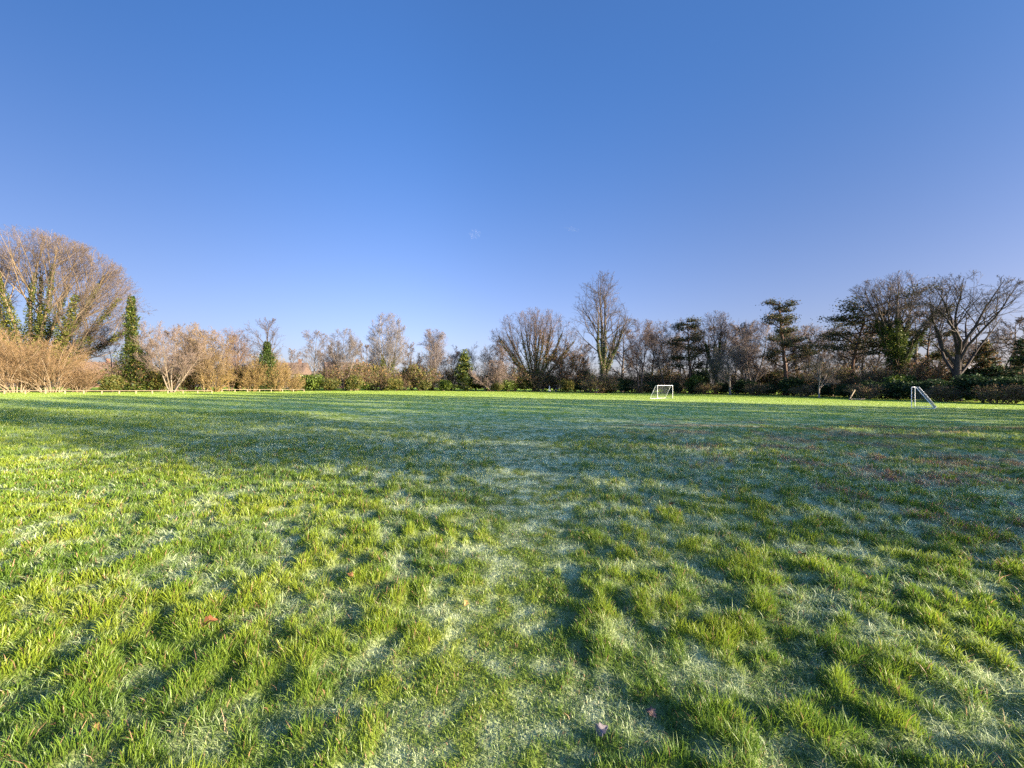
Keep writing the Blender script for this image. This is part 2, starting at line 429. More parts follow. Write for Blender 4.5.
def bare_tree(name, label, px, d, ytop, wpx, seed, cb=.25, stems=1, fork=None, bark=(.13, .105, .08), twig=(.20, .14, .105),
              ivy=None, n=(13, 9, 7, 6), lean=(0, 0), r=None, twr=.0125, spread=.38, cat='tree', group=None, wob=.13, up=.07,
              leaves=None, ang=None, a2=.62, cpx=0, trunk_wob=.05, wd=None, ft0=.30, fan=False):
    rng = np.random.default_rng(seed)
    x, y, z, H = place(px, d, ytop); W = wpx * d / F
    root = empty(name, (x, y, z)); tag(root, label, cat, group)
    hb = cb * H
    c = np.array([cpx * d / F, 0, (H + hb) / 2]); a = np.array([W / 2, (wd or W * .9) / 2, (H - hb) / 2])
    R0 = r or H * .017
    if 290 < px < 800 and not fork: n = (n[0] + 5, n[1] + 1, n[2] + 1, n[3])
    big = []; fine = []
    if fork:                       # short bole then several rising limbs
        fh, nl, sp = fork
        S = np.array([[0, 0, -.15]]); D = np.array([[lean[0], lean[1], 1.]])
        pts, rad = grow_line(rng, S, D, np.array([fh * H + .15]), np.array([R0]), 4, .03, .02, .18)
        rad[0, 0] *= 1.35
        big.append((pts, rad)); top = pts[0, -1]
        az = np.arange(nl) * 2 * math.pi / nl + rng.uniform(-.4, .4, nl) + rng.uniform(0, 6)
        an = sp * rng.uniform(.35, 1.1, nl); an[0] *= .3
        D = np.stack([np.sin(an) * np.cos(az), np.sin(an) * np.sin(az) * .8, np.cos(an)], 1)
        if fan:
            th = np.linspace(-sp, sp, nl) + rng.uniform(-.05, .05, nl)
            D = np.stack([np.sin(th), rng.uniform(-.3, .3, nl), np.cos(th)], 1)
        k = rng.integers(2, 5, nl); S = pts[0, k]
        L = np.full(nl, H * 1.2)
        S, D, L, ok = env_clip(rng, S, D, L, c, a, .88, .98)
        p1, r1 = grow_line(rng, S, D, L, np.full(len(S), R0 * .5), 8, wob * .55, .05, .86)
        big.append((p1, r1)); LL = L
    elif stems == 1:
        S = np.array([[0, 0, -.15]]); D = np.array([[lean[0], lean[1], 1.]])
        p1, r1 = grow_line(rng, S, D, np.array([H * .96]), np.array([R0]), 10, trunk_wob, .04, .93)
        r1[0, 0] *= 1.3; big.append((p1, r1)); LL = np.array([W * .95])
    else:
        az = np.arange(stems) * 2 * math.pi / stems + rng.uniform(-.5, .5, stems)
        an = spread * rng.uniform(.25, 1.15, stems)
        D = np.stack([np.sin(an) * np.cos(az), np.sin(an) * np.sin(az) * .8, np.cos(an)], 1)
        S = np.stack([np.cos(az) * R0 * .9, np.sin(az) * R0 * .9, np.full(stems, -.15)], 1)
        L = np.full(stems, H * 1.25)
        S, D, L, ok = env_clip(rng, S + [0, 0, 0], D, L, np.array([c[0], 0, H * .5]), np.array([W / 2, a[1], H * .56]), .85, .97)
        p1, r1 = grow_line(rng, S, D, L, np.full(len(S), R0 / stems ** .4), 9, wob * .6, .02, .9)
        big.append((p1, r1)); LL = L * .75
    t0 = max(.12, cb * .9) if not fork else ft0
    if ang is None: ang = (.5, .14) if fork else (.75, .16)
    S, D, L, R = spawn(rng, p1, r1, LL, n[0], t0, ang[0], ang[1], .62, .55)
    S, D, L, ok = env_clip(rng, S, D, L, c, a); R = R[ok]
    p2, r2 = grow_line(rng, S, D, L, np.maximum(R, twr * 1.5), 5, wob, up, .8); 
    S, D, L, R = spawn(rng, p2, r2, L, n[1], .15, a2, .2, .52, .6)
    S, D, L, ok = env_clip(rng, S, D, L, c, a * 1.02); R = R[ok]
    p3, r3 = grow_line(rng, S, D, L, np.maximum(R, twr * 1.2), 3, wob, up, .7)
    S, D, L, R = spawn(rng, p3, r3, L, n[2], .1, .68, .25, .55, .7)
    S, D, L, ok = env_clip(rng, S, D, L, c, a * 1.05, minl=.06); R = R[ok]
    p4, r4 = grow_line(rng, S, D, L, np.full(len(S), twr), 2, wob, up, .3)
    vb, qb, cbv = [], [], []; off = 0
    for p, rr_ in big + [(p2, r2)]:
        nn = 7 if p is not p2 else 5
        V, q = tubes(*segs_of(p, rr_), nn); vb.append(V); qb.append(q + off); off += len(V)
    V = np.concatenate(vb)
    mesh_np('trunk', V, None, np.concatenate(qb), M_BARK, np.tile(np.array(bark) * BK, (len(V), 1)) * rng.uniform(.85, 1.15, (len(V), 1)), root, True)
    # twigs
    V3, q3 = tubes(*segs_of(p3, r3), 3); V4, q4 = tubes(*segs_of(p4, r4), 3)
    Vs = [V3, V4]; Q = [q3, q4 + len(V3)]; Tt = None; off = len(V3) + len(V4)
    if n[3]:
        S, D, L, R = spawn(rng, p4, r4, L, n[3], .1, .62, .25, .6, .8)
        L = np.clip(L, .12, 1.3)
        V5, t5 = cones(S, S + nrm(D) * L[:, None], np.full(len(S), twr * .8)); Vs.append(V5); Tt = t5 + off
    V = np.concatenate(Vs)
    tw = np.array(twig); tw = tw * (.62 if px > 300 else .72) + tw.mean() * (.38 if px > 300 else .16)
    col = np.tile(tw * .56, (len(V), 1)) * rng.uniform(.8, 1.2, (len(V), 1))
    mesh_np('crown', V, Tt, np.concatenate(Q), M_BARK, col, root)
    tips = p3.reshape(-1, 3)
    if ivy:
        hv, rad_, cnt, pal = ivy; cnt = int(cnt * 2.3)
        P0, P1, ra, rb = [np.concatenate(k) for k in zip(*[segs_of(p, q_) for p, q_ in big])]
        mid = (P0[:, 2] + P1[:, 2]) / 2
        w = np.linalg.norm(P1 - P0, axis=1) * np.clip(1.15 - mid / (hv * H), 0, 1) ** .6 * (mid < hv * H)
        w = w / w.sum()
        i = rng.choice(len(w), cnt, p=w); u = rng.random((cnt, 1))
        P = P0[i] + (P1[i] - P0[i]) * u
        lump = .55 + .7 * np.abs(gn(P[:, 2] * .8 + i, P[:, 0], 9)) * 2
        taper = np.clip(1.12 - P[:, 2] / (hv * H), .12, 1.0)
        o = nrm(rng.normal(size=(cnt, 3)) * [1, 1, .4]) * (ra[i] * .9 + rad_ * rng.random(cnt) ** .5 * lump * taper)[:, None]
        V, q, cc = cards(rng, P + o + [0, 0, .1], .25, pal)
        mesh_np('ivy', V, None, q, M_LEAF, cc, root)
    if leaves:
        cnt, size, pal = leaves
        i = rng.integers(0, len(tips), cnt)
        V, q, cc = cards(rng, tips[i] + rng.normal(0, .25, (cnt, 3)), size, pal)
        mesh_np('foliage', V, None, q, M_LEAF, cc, root)
    return root

def leaf_blob(rng, cnt, a, lumps=7, size=.3, pal=EVER, shell=.55, flat=0.0):
    """cards through a lumpy volume standing on z=0, half axes a"""
    a = np.asarray(a, float)
    cs = nrm(rng.normal(size=(lumps, 3))) * rng.uniform(.25, .62, (lumps, 1)); cs[:, 2] = np.abs(cs[:, 2]) * .9
    rs = rng.uniform(.34, .55, lumps)
    i = rng.integers(0, lumps, cnt)
    o = nrm(rng.normal(size=(cnt, 3))) * (rs[i] * (shell + (1 - shell) * rng.random(cnt)))[:, None]
    P = cs[i] + o
    P[:, 2] = P[:, 2] * .62 + .36
    P = P[P[:, 2] > .0]
    P = P * np.array([a[0], a[1], a[2]])
    return cards(rng, P, size, pal, flat)

def shrub_proto(name, seed, a, cnt, pal, size=.3, stem=(.12, .10, .07)):
    rng = np.random.default_rng(seed)
    root = empty(name, (0, 0, 0))
    V, q, cc = leaf_blob(rng, cnt, a, 11, size, pal, .35)
    V2, q2, c2 = leaf_blob(rng, cnt // 3, (a[0] * .8, a[1] * .8, a[2] * .5), 8, size * 1.1, pal, .1)
    V2[:, 2] -= .25 * 0
    mesh_np('foliage', np.concatenate([V, V2]), None, np.concatenate([q, q2 + len(V)]), M_LEAF, np.concatenate([cc, c2]), root)
    nS = 9
    az = rng.random(nS) * 6.28; an = rng.uniform(.1, .7, nS)
    D = np.stack([np.sin(an) * np.cos(az), np.sin(an) * np.sin(az), np.cos(an)], 1)
    p, r = grow_line(rng, np.stack([np.cos(az) * .04, np.sin(az) * .04, np.full(nS, -.15)], 1), D, rng.uniform(.6, .95, nS) * a[2], np.full(nS, .05), 4, .12, .05)
    V, q = tubes(*segs_of(p, r), 5)
    mesh_np('stem', V, None, q, M_BARK, np.tile(np.array(stem) * BK, (len(V), 1)), root)
    return root

def thicket_proto(name, seed, w, h, twig, stems=26, n=(7, 5, 3), twr=.010, leaves=None, stem_col=None, arch=.0):
    rng = np.random.default_rng(seed)
    root = empty(name, (0, 0, 0))
    az = rng.random(stems) * 6.28; an = rng.uniform(.05, .85, stems)
    rad = rng.random(stems) ** .5 * w * .10
    D = np.stack([np.sin(an) * np.cos(az), np.sin(an) * np.sin(az), np.cos(an)], 1)
    S = np.stack([np.cos(az) * rad, np.sin(az) * rad, np.full(stems, -.12)], 1)
    c = np.array([0, 0, h * .42]); a = np.array([w / 2, w * .42, h * .6])
    L = np.full(stems, h * 1.3); S, D, L, ok = env_clip(rng, S, D, L, c, a, .75, 1.02)
    p1, r1 = grow_line(rng, S, D, L, rng.uniform(.03, .075, len(S)), 6, .14, -arch, .8)
    S, D, L, R = spawn(rng, p1, r1, L, n[0], .12, .55, .2, .55, .55)
    S, D, L, ok = env_clip(rng, S, D, L, c, a); R = R[ok]
    p2, r2 = grow_line(rng, S, D, L, np.maximum(R, twr * 1.3), 3, .15, .02, .6)
    S, D, L, R = spawn(rng, p2, r2, L, n[1], .1, .6, .25, .55, .7)
    S, D, L, ok = env_clip(rng, S, D, L, c, a * 1.05, minl=.08)
    p3, r3 = grow_line(rng, S, D, L, np.full(len(S), twr), 2, .15, .02, .3)
    S, D, L, R = spawn(rng, p3, r3, L, n[2], .1, .6, .25, .7, .8); L = np.clip(L, .15, 1.0)
    V5, t5 = cones(S, S + nrm(D) * L[:, None], np.full(len(S), twr * .85))
    V, q = tubes(*segs_of(p1, r1), 5)
    mesh_np('stem', V, None, q, M_BARK, np.tile(np.array(stem_col or twig) * BK, (len(V), 1)), root, True)
    V2, q2 = tubes(*segs_of(p2, r2), 3); V3, q3 = tubes(*segs_of(p3, r3), 3)
    V = np.concatenate([V2, V3, V5]); Q = np.concatenate([q2, q3 + len(V2)])
    mesh_np('twigs', V, t5 + len(V2) + len(V3), Q, M_BARK, np.tile(np.array(twig) * BK, (len(V), 1)) * rng.uniform(.7, 1.3, (len(V), 1)), root)
    if leaves:
        cnt, size, pal = leaves
        tips = p2.reshape(-1, 3); i = rng.integers(0, len(tips), cnt)
        V, q, cc = cards(rng, tips[i] + rng.normal(0, .2, (cnt, 3)), size, pal)
        mesh_np('foliage', V, None, q, M_LEAF, cc, root)
    return root

def layered_pine(name, label, px, d, ytop, wpx, seed, plates, pal=PINE, bark=(.12, .075, .055), lean=(0, 0), hb=.35, thick=.10, cnt=5200, top_flat=False):
    """pine or cedar: bare lower bole, level limbs carrying flat plates of needles"""
    rng = np.random.default_rng(seed)
    x, y, z, H = place(px, d, ytop); W = wpx * d / F
    root = empty(name, (x, y, z)); tag(root, label, 'tree')
    p1, r1 = grow_line(rng, np.array([[0, 0, -.15]]), np.array([[lean[0], lean[1], 1.]]), np.array([H * .97]), np.array([H * .022]), 9, .045, .05, .8)
    r1[0, 0] *= 1.3
    t = np.clip(np.linspace(hb, .96, plates), 0, 1) + rng.uniform(-.035, .035, plates)
    f = np.clip(t * 9, 0, 8.99); i = f.astype(int); S = p1[0, i] + (p1[0, i + 1] - p1[0, i]) * (f - i)[:, None]
    az = np.arange(plates) * 2.4 + rng.uniform(-.3, .3, plates)
    D = np.stack([np.cos(az), np.sin(az) * .8, rng.uniform(-.05, .7, plates)], 1)
    prof = np.ones(plates) * rng.uniform(.4, 1.12, plates)
    if not top_flat: prof *= np.clip(1.25 - (t - hb) / (1 - hb) * .85, .3, 1)
    L = W / 2 * prof
    p2, r2 = grow_line(rng, S, D, L, np.full(plates, H * .0075), 5, .10, -.03, .75)
    S, D, L3, R = spawn(rng, p2, r2, L, 6, .35, .7, .2, .45, .6)
    D[:, 2] = D[:, 2] * .3 + .08
    p3, r3 = grow_line(rng, S, D, L3, np.maximum(R, .02), 3, .12, .02, .7)
    V1, q1 = tubes(*segs_of(p1, r1), 8); V2, q2 = tubes(*segs_of(p2, r2), 5); V3, q3 = tubes(*segs_of(p3, r3), 3)
    V = np.concatenate([V1, V2, V3]); Q = np.concatenate([q1, q2 + len(V1), q3 + len(V1) + len(V2)])
    mesh_np('trunk', V, None, Q, M_BARK, np.tile(np.array(bark) * BK, (len(V), 1)), root, True)
    src = np.concatenate([p3[:, 1:].reshape(-1, 3), p2[:, 3:].reshape(-1, 3)])
    k = rng.integers(0, len(src), cnt)
    cnt = int(cnt * 2.2); k = rng.integers(0, len(src), cnt)
    pad = rng.normal(size=(cnt, 3)) * np.array([W * .06, W * .06, H * thick * .21]) ; pad[:, 2] = np.abs(pad[:, 2]) * 1.2
    V, q, cc = cards(rng, src[k] + pad, .36, pal, .42, .45)
    mesh_np('crown', V, None, q, M_LEAF, cc, root)
    return root

def cone_conifer(name, label, px, d, ytop, wpx, seed, pal=EVER, droop=.25, cnt=7000, bark=(.11, .08, .06), base=.06, size=.34, whorls=16, loose=.5, group=None, loc=None, H=None, W=None, shape=.8):
    rng = np.random.default_rng(seed)
    if loc is None:
        x, y, z, H = place(px, d, ytop); W = wpx * d / F
    else: x, y, z = loc
    root = empty(name, (x, y, z)); tag(root, label, 'tree', group)
    p1, r1 = grow_line(rng, np.array([[0, 0, -.15]]), np.array([[0, 0, 1.]]), np.array([H]), np.array([H * .016]), 8, .015, .05, .95)
    nb = whorls * 7
    t = base + (1 - base) * np.sort(rng.random(nb)) ** .9
    f = np.clip(t * 8, 0, 7.99); i = f.astype(int); S = p1[0, i] + (p1[0, i + 1] - p1[0, i]) * (f - i)[:, None]
    az = rng.random(nb) * 6.283
    D = np.stack([np.cos(az), np.sin(az), np.full(nb, .25)], 1)
    L = W / 2 * np.clip(1.02 - t, .03, 1) ** shape * rng.uniform(.7, 1.12, nb)
    p2, r2 = grow_line(rng, S, D, L, np.full(nb, .045), 4, .06, -droop, .8)
    V1, q1 = tubes(*segs_of(p1, r1), 7); V2, q2 = tubes(*segs_of(p2, r2), 4)
    mesh_np('trunk', np.concatenate([V1, V2]), None, np.concatenate([q1, q2 + len(V1)]), M_BARK, np.tile(np.array(bark), (len(V1) + len(V2), 1)), root, True)
    w = L / L.sum(); k = rng.choice(nb, cnt, p=w); u = rng.random(cnt) ** .7 * 3.99; j = u.astype(int)
    P = p2[k, j] + (p2[k, j + 1] - p2[k, j]) * (u - j)[:, None]
    P = P + rng.normal(size=(cnt, 3)) * np.array([loose, loose, loose * .45]) * (W * .07)
    V, q, cc = cards(rng, P, size, pal, .2, .55)
    mesh_np('crown', V, None, q, M_LEAF, cc, root)
    return root

# ------------------------------------------------------------------ things on the field
def build_goal(label, px, d, wdir, back, W=3.66, H=1.85, D=1.4, lean=0.5):
    x, y, z, _ = place(px, d); z = float(ground_z(x, y))
    w = Vector((wdir[0], wdir[1], 0)).normalized(); b = Vector((back[0], back[1], 0)).normalized()
    root = empty('football_goal', (x, y, z)); tag(root, label, 'football goal', 'football goals on the pitch')
    up = Vector((0, 0, 1)); O = Vector((0, 0, -.02)); r = .025
    def g(v): return Vector((v.x, v.y, v.z))
    A, B = O, w * W
    for P in (A, B):
        bm = bmesh.new(); tube_bm(bm, [P, P + up * H], r, 10); bm_obj('post', bm, M_WHITE, root)
    bm = bmesh.new(); tube_bm(bm, [A + up * H - w * .03, B + up * H + w * .03], r, 10); bm_obj('crossbar', bm, M_WHITE, root)
    top = .28
    for P in (A, B):
        bm = bmesh.new(); tube_bm(bm, [P + up * (H - .01), P + up * (H - .02) + b * top, P + b * D + up * .03], r * .8, 8)
        bm_obj('back_stay', bm, M_WHITE, root)
        bm = bmesh.new(); tube_bm(bm, [P + up * .035, P + b * D + up * .035], r * .8, 8); bm_obj('ground_bar', bm, M_WHITE, root)
    bm = bmesh.new(); tube_bm(bm, [A + b * (D + .01) + up * .04, B + b * (D + .01) + up * .04], r * .8, 8); bm_obj('ground_bar', bm, M_WHITE, root)
    # net: thin cords over the back and both sides
    bm = bmesh.new(); rc = .0035; s = .14
    prof = lambda t: (b * top + up * (H - .02)).lerp(b * D + up * .05, t)
    nu = int(W / s)
    for i in range(nu + 1):
        q = w * (W * i / nu); tube_bm(bm, [q + up * (H - .02), q + prof(0), q + prof(1)], rc, 3)
    nv = 14
    for j in range(nv + 1):
        tube_bm(bm, [A + prof(j / nv), B + prof(j / nv)], rc, 3)
    for P in (A, B):
        for j in range(1, nv):
            q = prof(j / nv); tube_bm(bm, [P + up * q.z, P + q], rc, 3)
        for k in range(1, 9):
            f = k / 9; zt = H if f * D < top else H * (1 - (f * D - top) / (D - top)) 
            tube_bm(bm, [P + b * (D * f) + up * .05, P + b * (D * f) + up * max(zt, .08)], rc, 3)
    bm_obj('net', bm, M_NET, root)

def rail_fence(label, p0, p1, n, h=.42, over0=0.0, seed=1):
    rng = random.Random(seed)
    (px0, d0), (px1, d1) = p0, p1
    x0, y0 = (px0 - 512) / F * d0, d0; x1, y1 = (px1 - 512) / F * d1, d1
    root = empty('trip_rail_fence', (x0, y0, float(ground_z(x0, y0)))); tag(root, label, 'fence', 'low timber trip rail fences')
    base = Vector(root.location); a = math.atan2(y1 - y0, x1 - x0)
    tops = []
    for i in range(n + 1):
        t = i / n; X = x0 + (x1 - x0) * t; Y = y0 + (y1 - y0) * t; Z = float(ground_z(X, Y))
        bm = bmesh.new(); bx(bm, -.065, .065, -.065, .065, -.2, h - .03 + rng.uniform(-.015, .015))
        bmesh.ops.bevel(bm, geom=bm.edges[:], offset=.008, segments=1)
        bmesh.ops.rotate(bm, verts=bm.verts, cent=(0, 0, 0), matrix=Matrix.Rotation(a + rng.uniform(-.06, .06), 3, 'Z') @ Matrix.Rotation(rng.uniform(-.03, .03), 3, 'X'))
        bmesh.ops.translate(bm, verts=bm.verts, vec=Vector((X, Y, Z)) - base)
        bm_obj('post', bm, M_WOOD, root)
        tops.append(Vector((X, Y, Z + h)) - base)
    for i in range(n):
        bm = bmesh.new(); tube_bm(bm, [tops[i] + (tops[i] - tops[i + 1]) * .0, tops[i] * .003 + tops[i + 1] * .997], .045, 4)
        bm_obj('rail', bm, M_WOOD, root)

def skin_mesh(name, verts, edges, radii, mat, parent, lvl=1, root=0):
    me = bpy.data.meshes.new(name); me.from_pydata(verts, edges, []); me.update()
    o = bpy.data.objects.new(name, me); COL.objects.link(o); o.parent = parent
    m = o.modifiers.new('skin', 'SKIN')
    if not me.skin_vertices: 
        bm = bmesh.new(); bm.from_mesh(me); bm.verts.layers.skin.verify(); bm.to_mesh(me); bm.free()
    for i, r in enumerate(radii):
        sv = me.skin_vertices[0].data[i]; sv.radius = r if isinstance(r, tuple) else (r, r); sv.use_root = (i == root)
    s = o.modifiers.new('sub', 'SUBSURF'); s.levels = lvl; s.render_levels = lvl
    me.materials.append(mat)
    return o

def person(label, px, d, rz, jacket, legs, stride=.16, hat=None):
    x, y, _, _ = place(px, d); z = float(ground_z(x, y))
    root = empty('person', (x, y, z), rz); tag(root, label, 'person')
    s = stride
    J = [(0, 0, .95), (0, 0, 1.15), (0, 0, 1.38), (0, .01, 1.50), (0, .02, 1.58), (0, .03, 1.68), (0, .02, 1.75),
         (-.10, 0, .90), (-.10, s, .49), (-.10, s * .9, .08), (-.10, s * .9 + .16, .04),
         (.10, 0, .90), (.10, -s * .35, .49), (.10, -s * 1.2, .10), (.10, -s * 1.2 + .15, .04),
         (-.18, 0, 1.42), (-.24, -s * .6, 1.16), (-.23, -s * .3, .92), (-.225, -s * .15, .84),
         (.18, 0, 1.42), (.24, s * .4, 1.16), (.23, s * 1.0, .93), (.225, s * 1.25, .86)]
    E = [(0, 1), (1, 2), (2, 3), (3, 4), (4, 5), (5, 6), (0, 7), (7, 8), (8, 9), (9, 10), (0, 11), (11, 12), (12, 13), (13, 14),
         (2, 15), (15, 16), (16, 17), (17, 18), (2, 19), (19, 20), (20, 21), (21, 22)]
    R = [(.15, .11), (.13, .10), (.15, .10), .055, .07, .095, .07, .085, .06, .04, .035, .085, .06, .04, .035, .06, .045, .033, .035, .06, .045, .033, .035]
    body = skin_mesh('body', J, E, R, M_SKIN, root, 2)
    k = [0, 1, 2, 15, 16, 17, 19, 20, 21]
    JV = [J[i] for i in k]; JV[0] = (0, 0, .86)
    skin_mesh('jacket', JV, [(0, 1), (1, 2), (2, 3), (3, 4), (4, 5), (2, 6), (6, 7), (7, 8)], [(.18, .14), (.16, .13), (.17, .125), .08, .066, .05, .08, .066, .05], jacket, root, 2)
    k = [0, 7, 8, 9, 11, 12, 13]
    skin_mesh('trousers', [J[i] for i in k], [(0, 1), (1, 2), (2, 3), (0, 4), (4, 5), (5, 6)], [(.165, .125), .105, .078, .06, .105, .078, .06], legs, root, 2)
    skin_mesh('hair', [(0, -.03, 1.66), (0, 0, 1.76), (0, .05, 1.785)], [(0, 1), (1, 2)], [.085, .085, .05], hat or M_HAIR, root, 2)
    for sx, yy in ((-.10, s * .9), (.10, -s * 1.2)):
        bm = bmesh.new(); bx(bm, sx - .05, sx + .05, yy - .09, yy + .20, 0, .09); bmesh.ops.bevel(bm, geom=bm.edges[:], offset=.03, segments=2)
        bm_obj('shoe', bm, M_DARKCLOTH, root)

def fallen_leaf(label, px, py, size, col, seed, lift=.02, group='fallen leaves on the frosty grass'):
    rng = random.Random(seed); d = EYE * F / (py - HY)
    x = (px - 512) / F * d; z = float(ground_z(x, d)); 
    d = (EYE - z - lift) * F / (py - HY); x = (px - 512) / F * d; z = float(ground_z(x, d))
    bm = bmesh.new(); n = 14; mid = []; L_, R_ = [], []
    for i in range(n + 1):
        t = i / n; wv = math.sin(math.pi * t ** .8) * .36 * (1 + .28 * math.sin(t * 22))
        zz = .16 * math.sin(t * 3.1) + .05 * math.sin(t * 9 + seed)
        mid.append(bm.verts.new((0, t - .5, zz))); L_.append(bm.verts.new((-wv, t - .5, zz + wv * .55 + .04 * rng.random()))); R_.append(bm.verts.new((wv, t - .5, zz + wv * .35)))
    for i in range(n):
        for a, b in ((L_, mid), (mid, R_)):
            try: bm.faces.new((a[i], b[i], b[i + 1], a[i + 1]))
            except ValueError: pass
    tube_bm(bm, [(0, -.5, 0), (.02, -.62, .03), (.06, -.75, .02)], .012, 4)
    bmesh.ops.scale(bm, verts=bm.verts, vec=(size, size, size))
    m = noisy('leaf_brown', tuple(c * .4 for c in col), tuple(c * .62 for c in col), 18, .6, .2)
    o = bm_obj('fallen_leaf', bm, m); o.location = (x, d, z + lift)
    o.rotation_euler = (rng.uniform(.1, .7), rng.uniform(-.5, .5), rng.uniform(0, 6.28))
    sol = o.modifiers.new('thickness', 'SOLIDIFY'); sol.thickness = .0015
    tag(o, label, 'leaf', group)

def house(label, px, d, w, h, roof_h, depth, wall_m, roof_m, rz=0, base=None, name='house', chim=True):
    x, y, z, _ = place(px, d); z = z if base is None else base
    root = empty(name, (x, y, z), rz); tag(root, label, 'house')
    bm = bmesh.new(); v = []
    for yy in (-depth / 2, depth / 2):
        v.append([bm.verts.new(p) for p in ((-w / 2, yy, -1), (w / 2, yy, -1), (w / 2, yy, h), (-w / 2, yy, h))])
    for f in (v[0], v[1][::-1]): bm.faces.new(f)
    for k in range(4): bm.faces.new((v[0][k], v[1][k], v[1][(k + 1) % 4], v[0][(k + 1) % 4]))
    bm.normal_update(); bmesh.ops.recalc_face_normals(bm, faces=bm.faces)
    bm_obj('wall', bm, wall_m, root)
    bm = bmesh.new(); o_ = .35
    p = [(-w / 2 - o_, -depth / 2 - o_, h - .1), (w / 2 + o_, -depth / 2 - o_, h - .1), (w / 2 + o_, depth / 2 + o_, h - .1), (-w / 2 - o_, depth / 2 + o_, h - .1), (-w / 2 - o_, 0, h + roof_h), (w / 2 + o_, 0, h + roof_h)]
    vv = [bm.verts.new(q) for q in p]
    for f in ((0, 1, 5, 4), (2, 3, 4, 5), (0, 4, 3), (1, 2, 5), (0, 3, 2, 1)): bm.faces.new([vv[i] for i in f])
    rf = bm_obj('roof', bm, roof_m, root)
    if chim:
        bm = bmesh.new(); bx(bm, w * .28, w * .28 + .8, -.4, .4, h + roof_h * .6, h + roof_h + 1.1); bm_obj('chimney', bm, M_BRICK, rf)
    nx = max(2, int(w / 3))
    for fl in range(max(1, int(h / 2.6))):
        for i in range(nx):
            cx = -w / 2 + w * (i + .5) / nx; z0 = .9 + fl * 2.6
            bm = bmesh.new(); bx(bm, cx - .6, cx + .6, -depth / 2 - .05, -depth / 2 + .05, z0, z0 + 1.2)
            wn = bm_obj('window', bm, M_RENDER if wall_m is M_BRICK else M_WHITE, root)
            bm = bmesh.new(); bx(bm, cx - .5, cx + .5, -depth / 2 - .06, -depth / 2 - .052, z0 + .1, z0 + 1.1); bm_obj('pane', bm, M_GLASS, wn)

# ------------------------------------------------------------------ build
build_ground()
build_grass()

# pitch furniture
build_goal('white football goal standing square in the sunlit strip, its front facing the camera', 657.5, 56, (.8, .6), (-.6, .8), D=1.2)
build_goal('white football goal seen from its side, its stays sloping down to the right', 911.5, 36, (.74, .67), (.67, -.74), D=1.4)
rail_fence('long low timber trip rail in front of the orange thickets', (-40, 48), (212, 62), 14, seed=2)
rail_fence('short low timber trip rail below the ivy capped tree', (222, 71), (304, 80), 7, seed=3)
person('person in white jacket and pale trousers walking along the far hedge', 549.5, 103, 1.3, M_PALECLOTH, M_PALECLOTH)
person('person in dark coat walking by the far hedge', 556.5, 104, 1.6, M_DARKCLOTH, M_BLUECLOTH)

# pale bundle lying at the hedge foot
def bundle():
    x, y, _, _ = place(598, 97); z = float(ground_z(x, y))
    bm = bmesh.new(); bmesh.ops.create_icosphere(bm, subdivisions=4, radius=1)
    for v in bm.verts:
        p = v.co; k = 1 + .16 * math.sin(p.x * 5 + 1) * math.cos(p.y * 4) + .08 * math.sin(p.z * 9 + p.x * 7)
        v.co = Vector((p.x * .72 * k, p.y * .4 * k, max(p.z * .36 * k, -.2)))
    tube_bm(bm, [(.6, 0, .05), (.85, .02, .16), (.98, .05, .12)], [.14, .07, .12], 8)
    for f in bm.faces: f.smooth = True
    o = bm_obj('sack', bm, M_SACK); o.location = (x, y, z + .2); tag(o, 'whitish sack lying on the bright grass at the foot of the hedge', 'sack')
bundle()

def leaning_post():
    x, y, _, _ = place(849, 59); z = float(ground_z(x, y))
    bm = bmesh.new(); bx(bm, -.07, .07, -.05, .05, -.15, 1.75); bmesh.ops.bevel(bm, geom=bm.edges[:], offset=.012, segments=1)
    o = bm_obj('timber_post', bm, M_WOOD); o.location = (x, y, z); o.rotation_euler = (.05, math.radians(33), .2)
    tag(o, 'pale timber post leaning to the right in front of the hedge', 'post')
    bm = bmesh.new(); tube_bm(bm, [(-.9, 0, .1), (-.2, .1, .13), (.5, .05, .1), (1.3, .2, .13)], [.10, .11, .09, .06], 8)
    bx(bm, .2, .28, 0, .5, .1, .16)
    o = bm_obj('log', bm, M_WOOD); o.location = (x + .9, y - .3, z); tag(o, 'weathered log lying on the grass beside the leaning post', 'log')
leaning_post()

leafs = [('orange brown curled leaf on the lime green grass at lower left', 211, 620, .085, (.30, .12, .05), .04),
         ('pale frosted leaf standing in the grass at the bottom middle', 602, 729, .062, (.30, .26, .27), .03),
         ('small russet leaf in the trodden path near the bottom', 351, 580, .05, (.30, .15, .06), .04),
         ('dull brown leaf beside the green clump right of the path', 672, 506, .09, (.28, .17, .10), .05),
         ('pinkish brown leaf in the shaded grass at far right', 1008, 505, .10, (.28, .18, .13), .05),
         ('tan leaf lying near the bottom left corner', 97, 721, .05, (.40, .22, .08), .04),
         ('dull brown leaf lying in the tufts left of the bottom right corner', 650, 711, .055, (.20, .13, .11), .02),
         ('dark brown leaf near the shade edge right of the path', 800, 556, .075, (.20, .11, .06), .05),
         ('small ochre leaf in the middle of the path', 466, 602, .05, (.42, .28, .10), .03),
         ('reddish leaf at the edge of the right hand brown patch', 892, 478, .13, (.34, .17, .11), .06)]
for i, (lb, px, py, s, c, lf) in enumerate(leafs): fallen_leaf(lb, px, py, s, c, i + 3, lf)

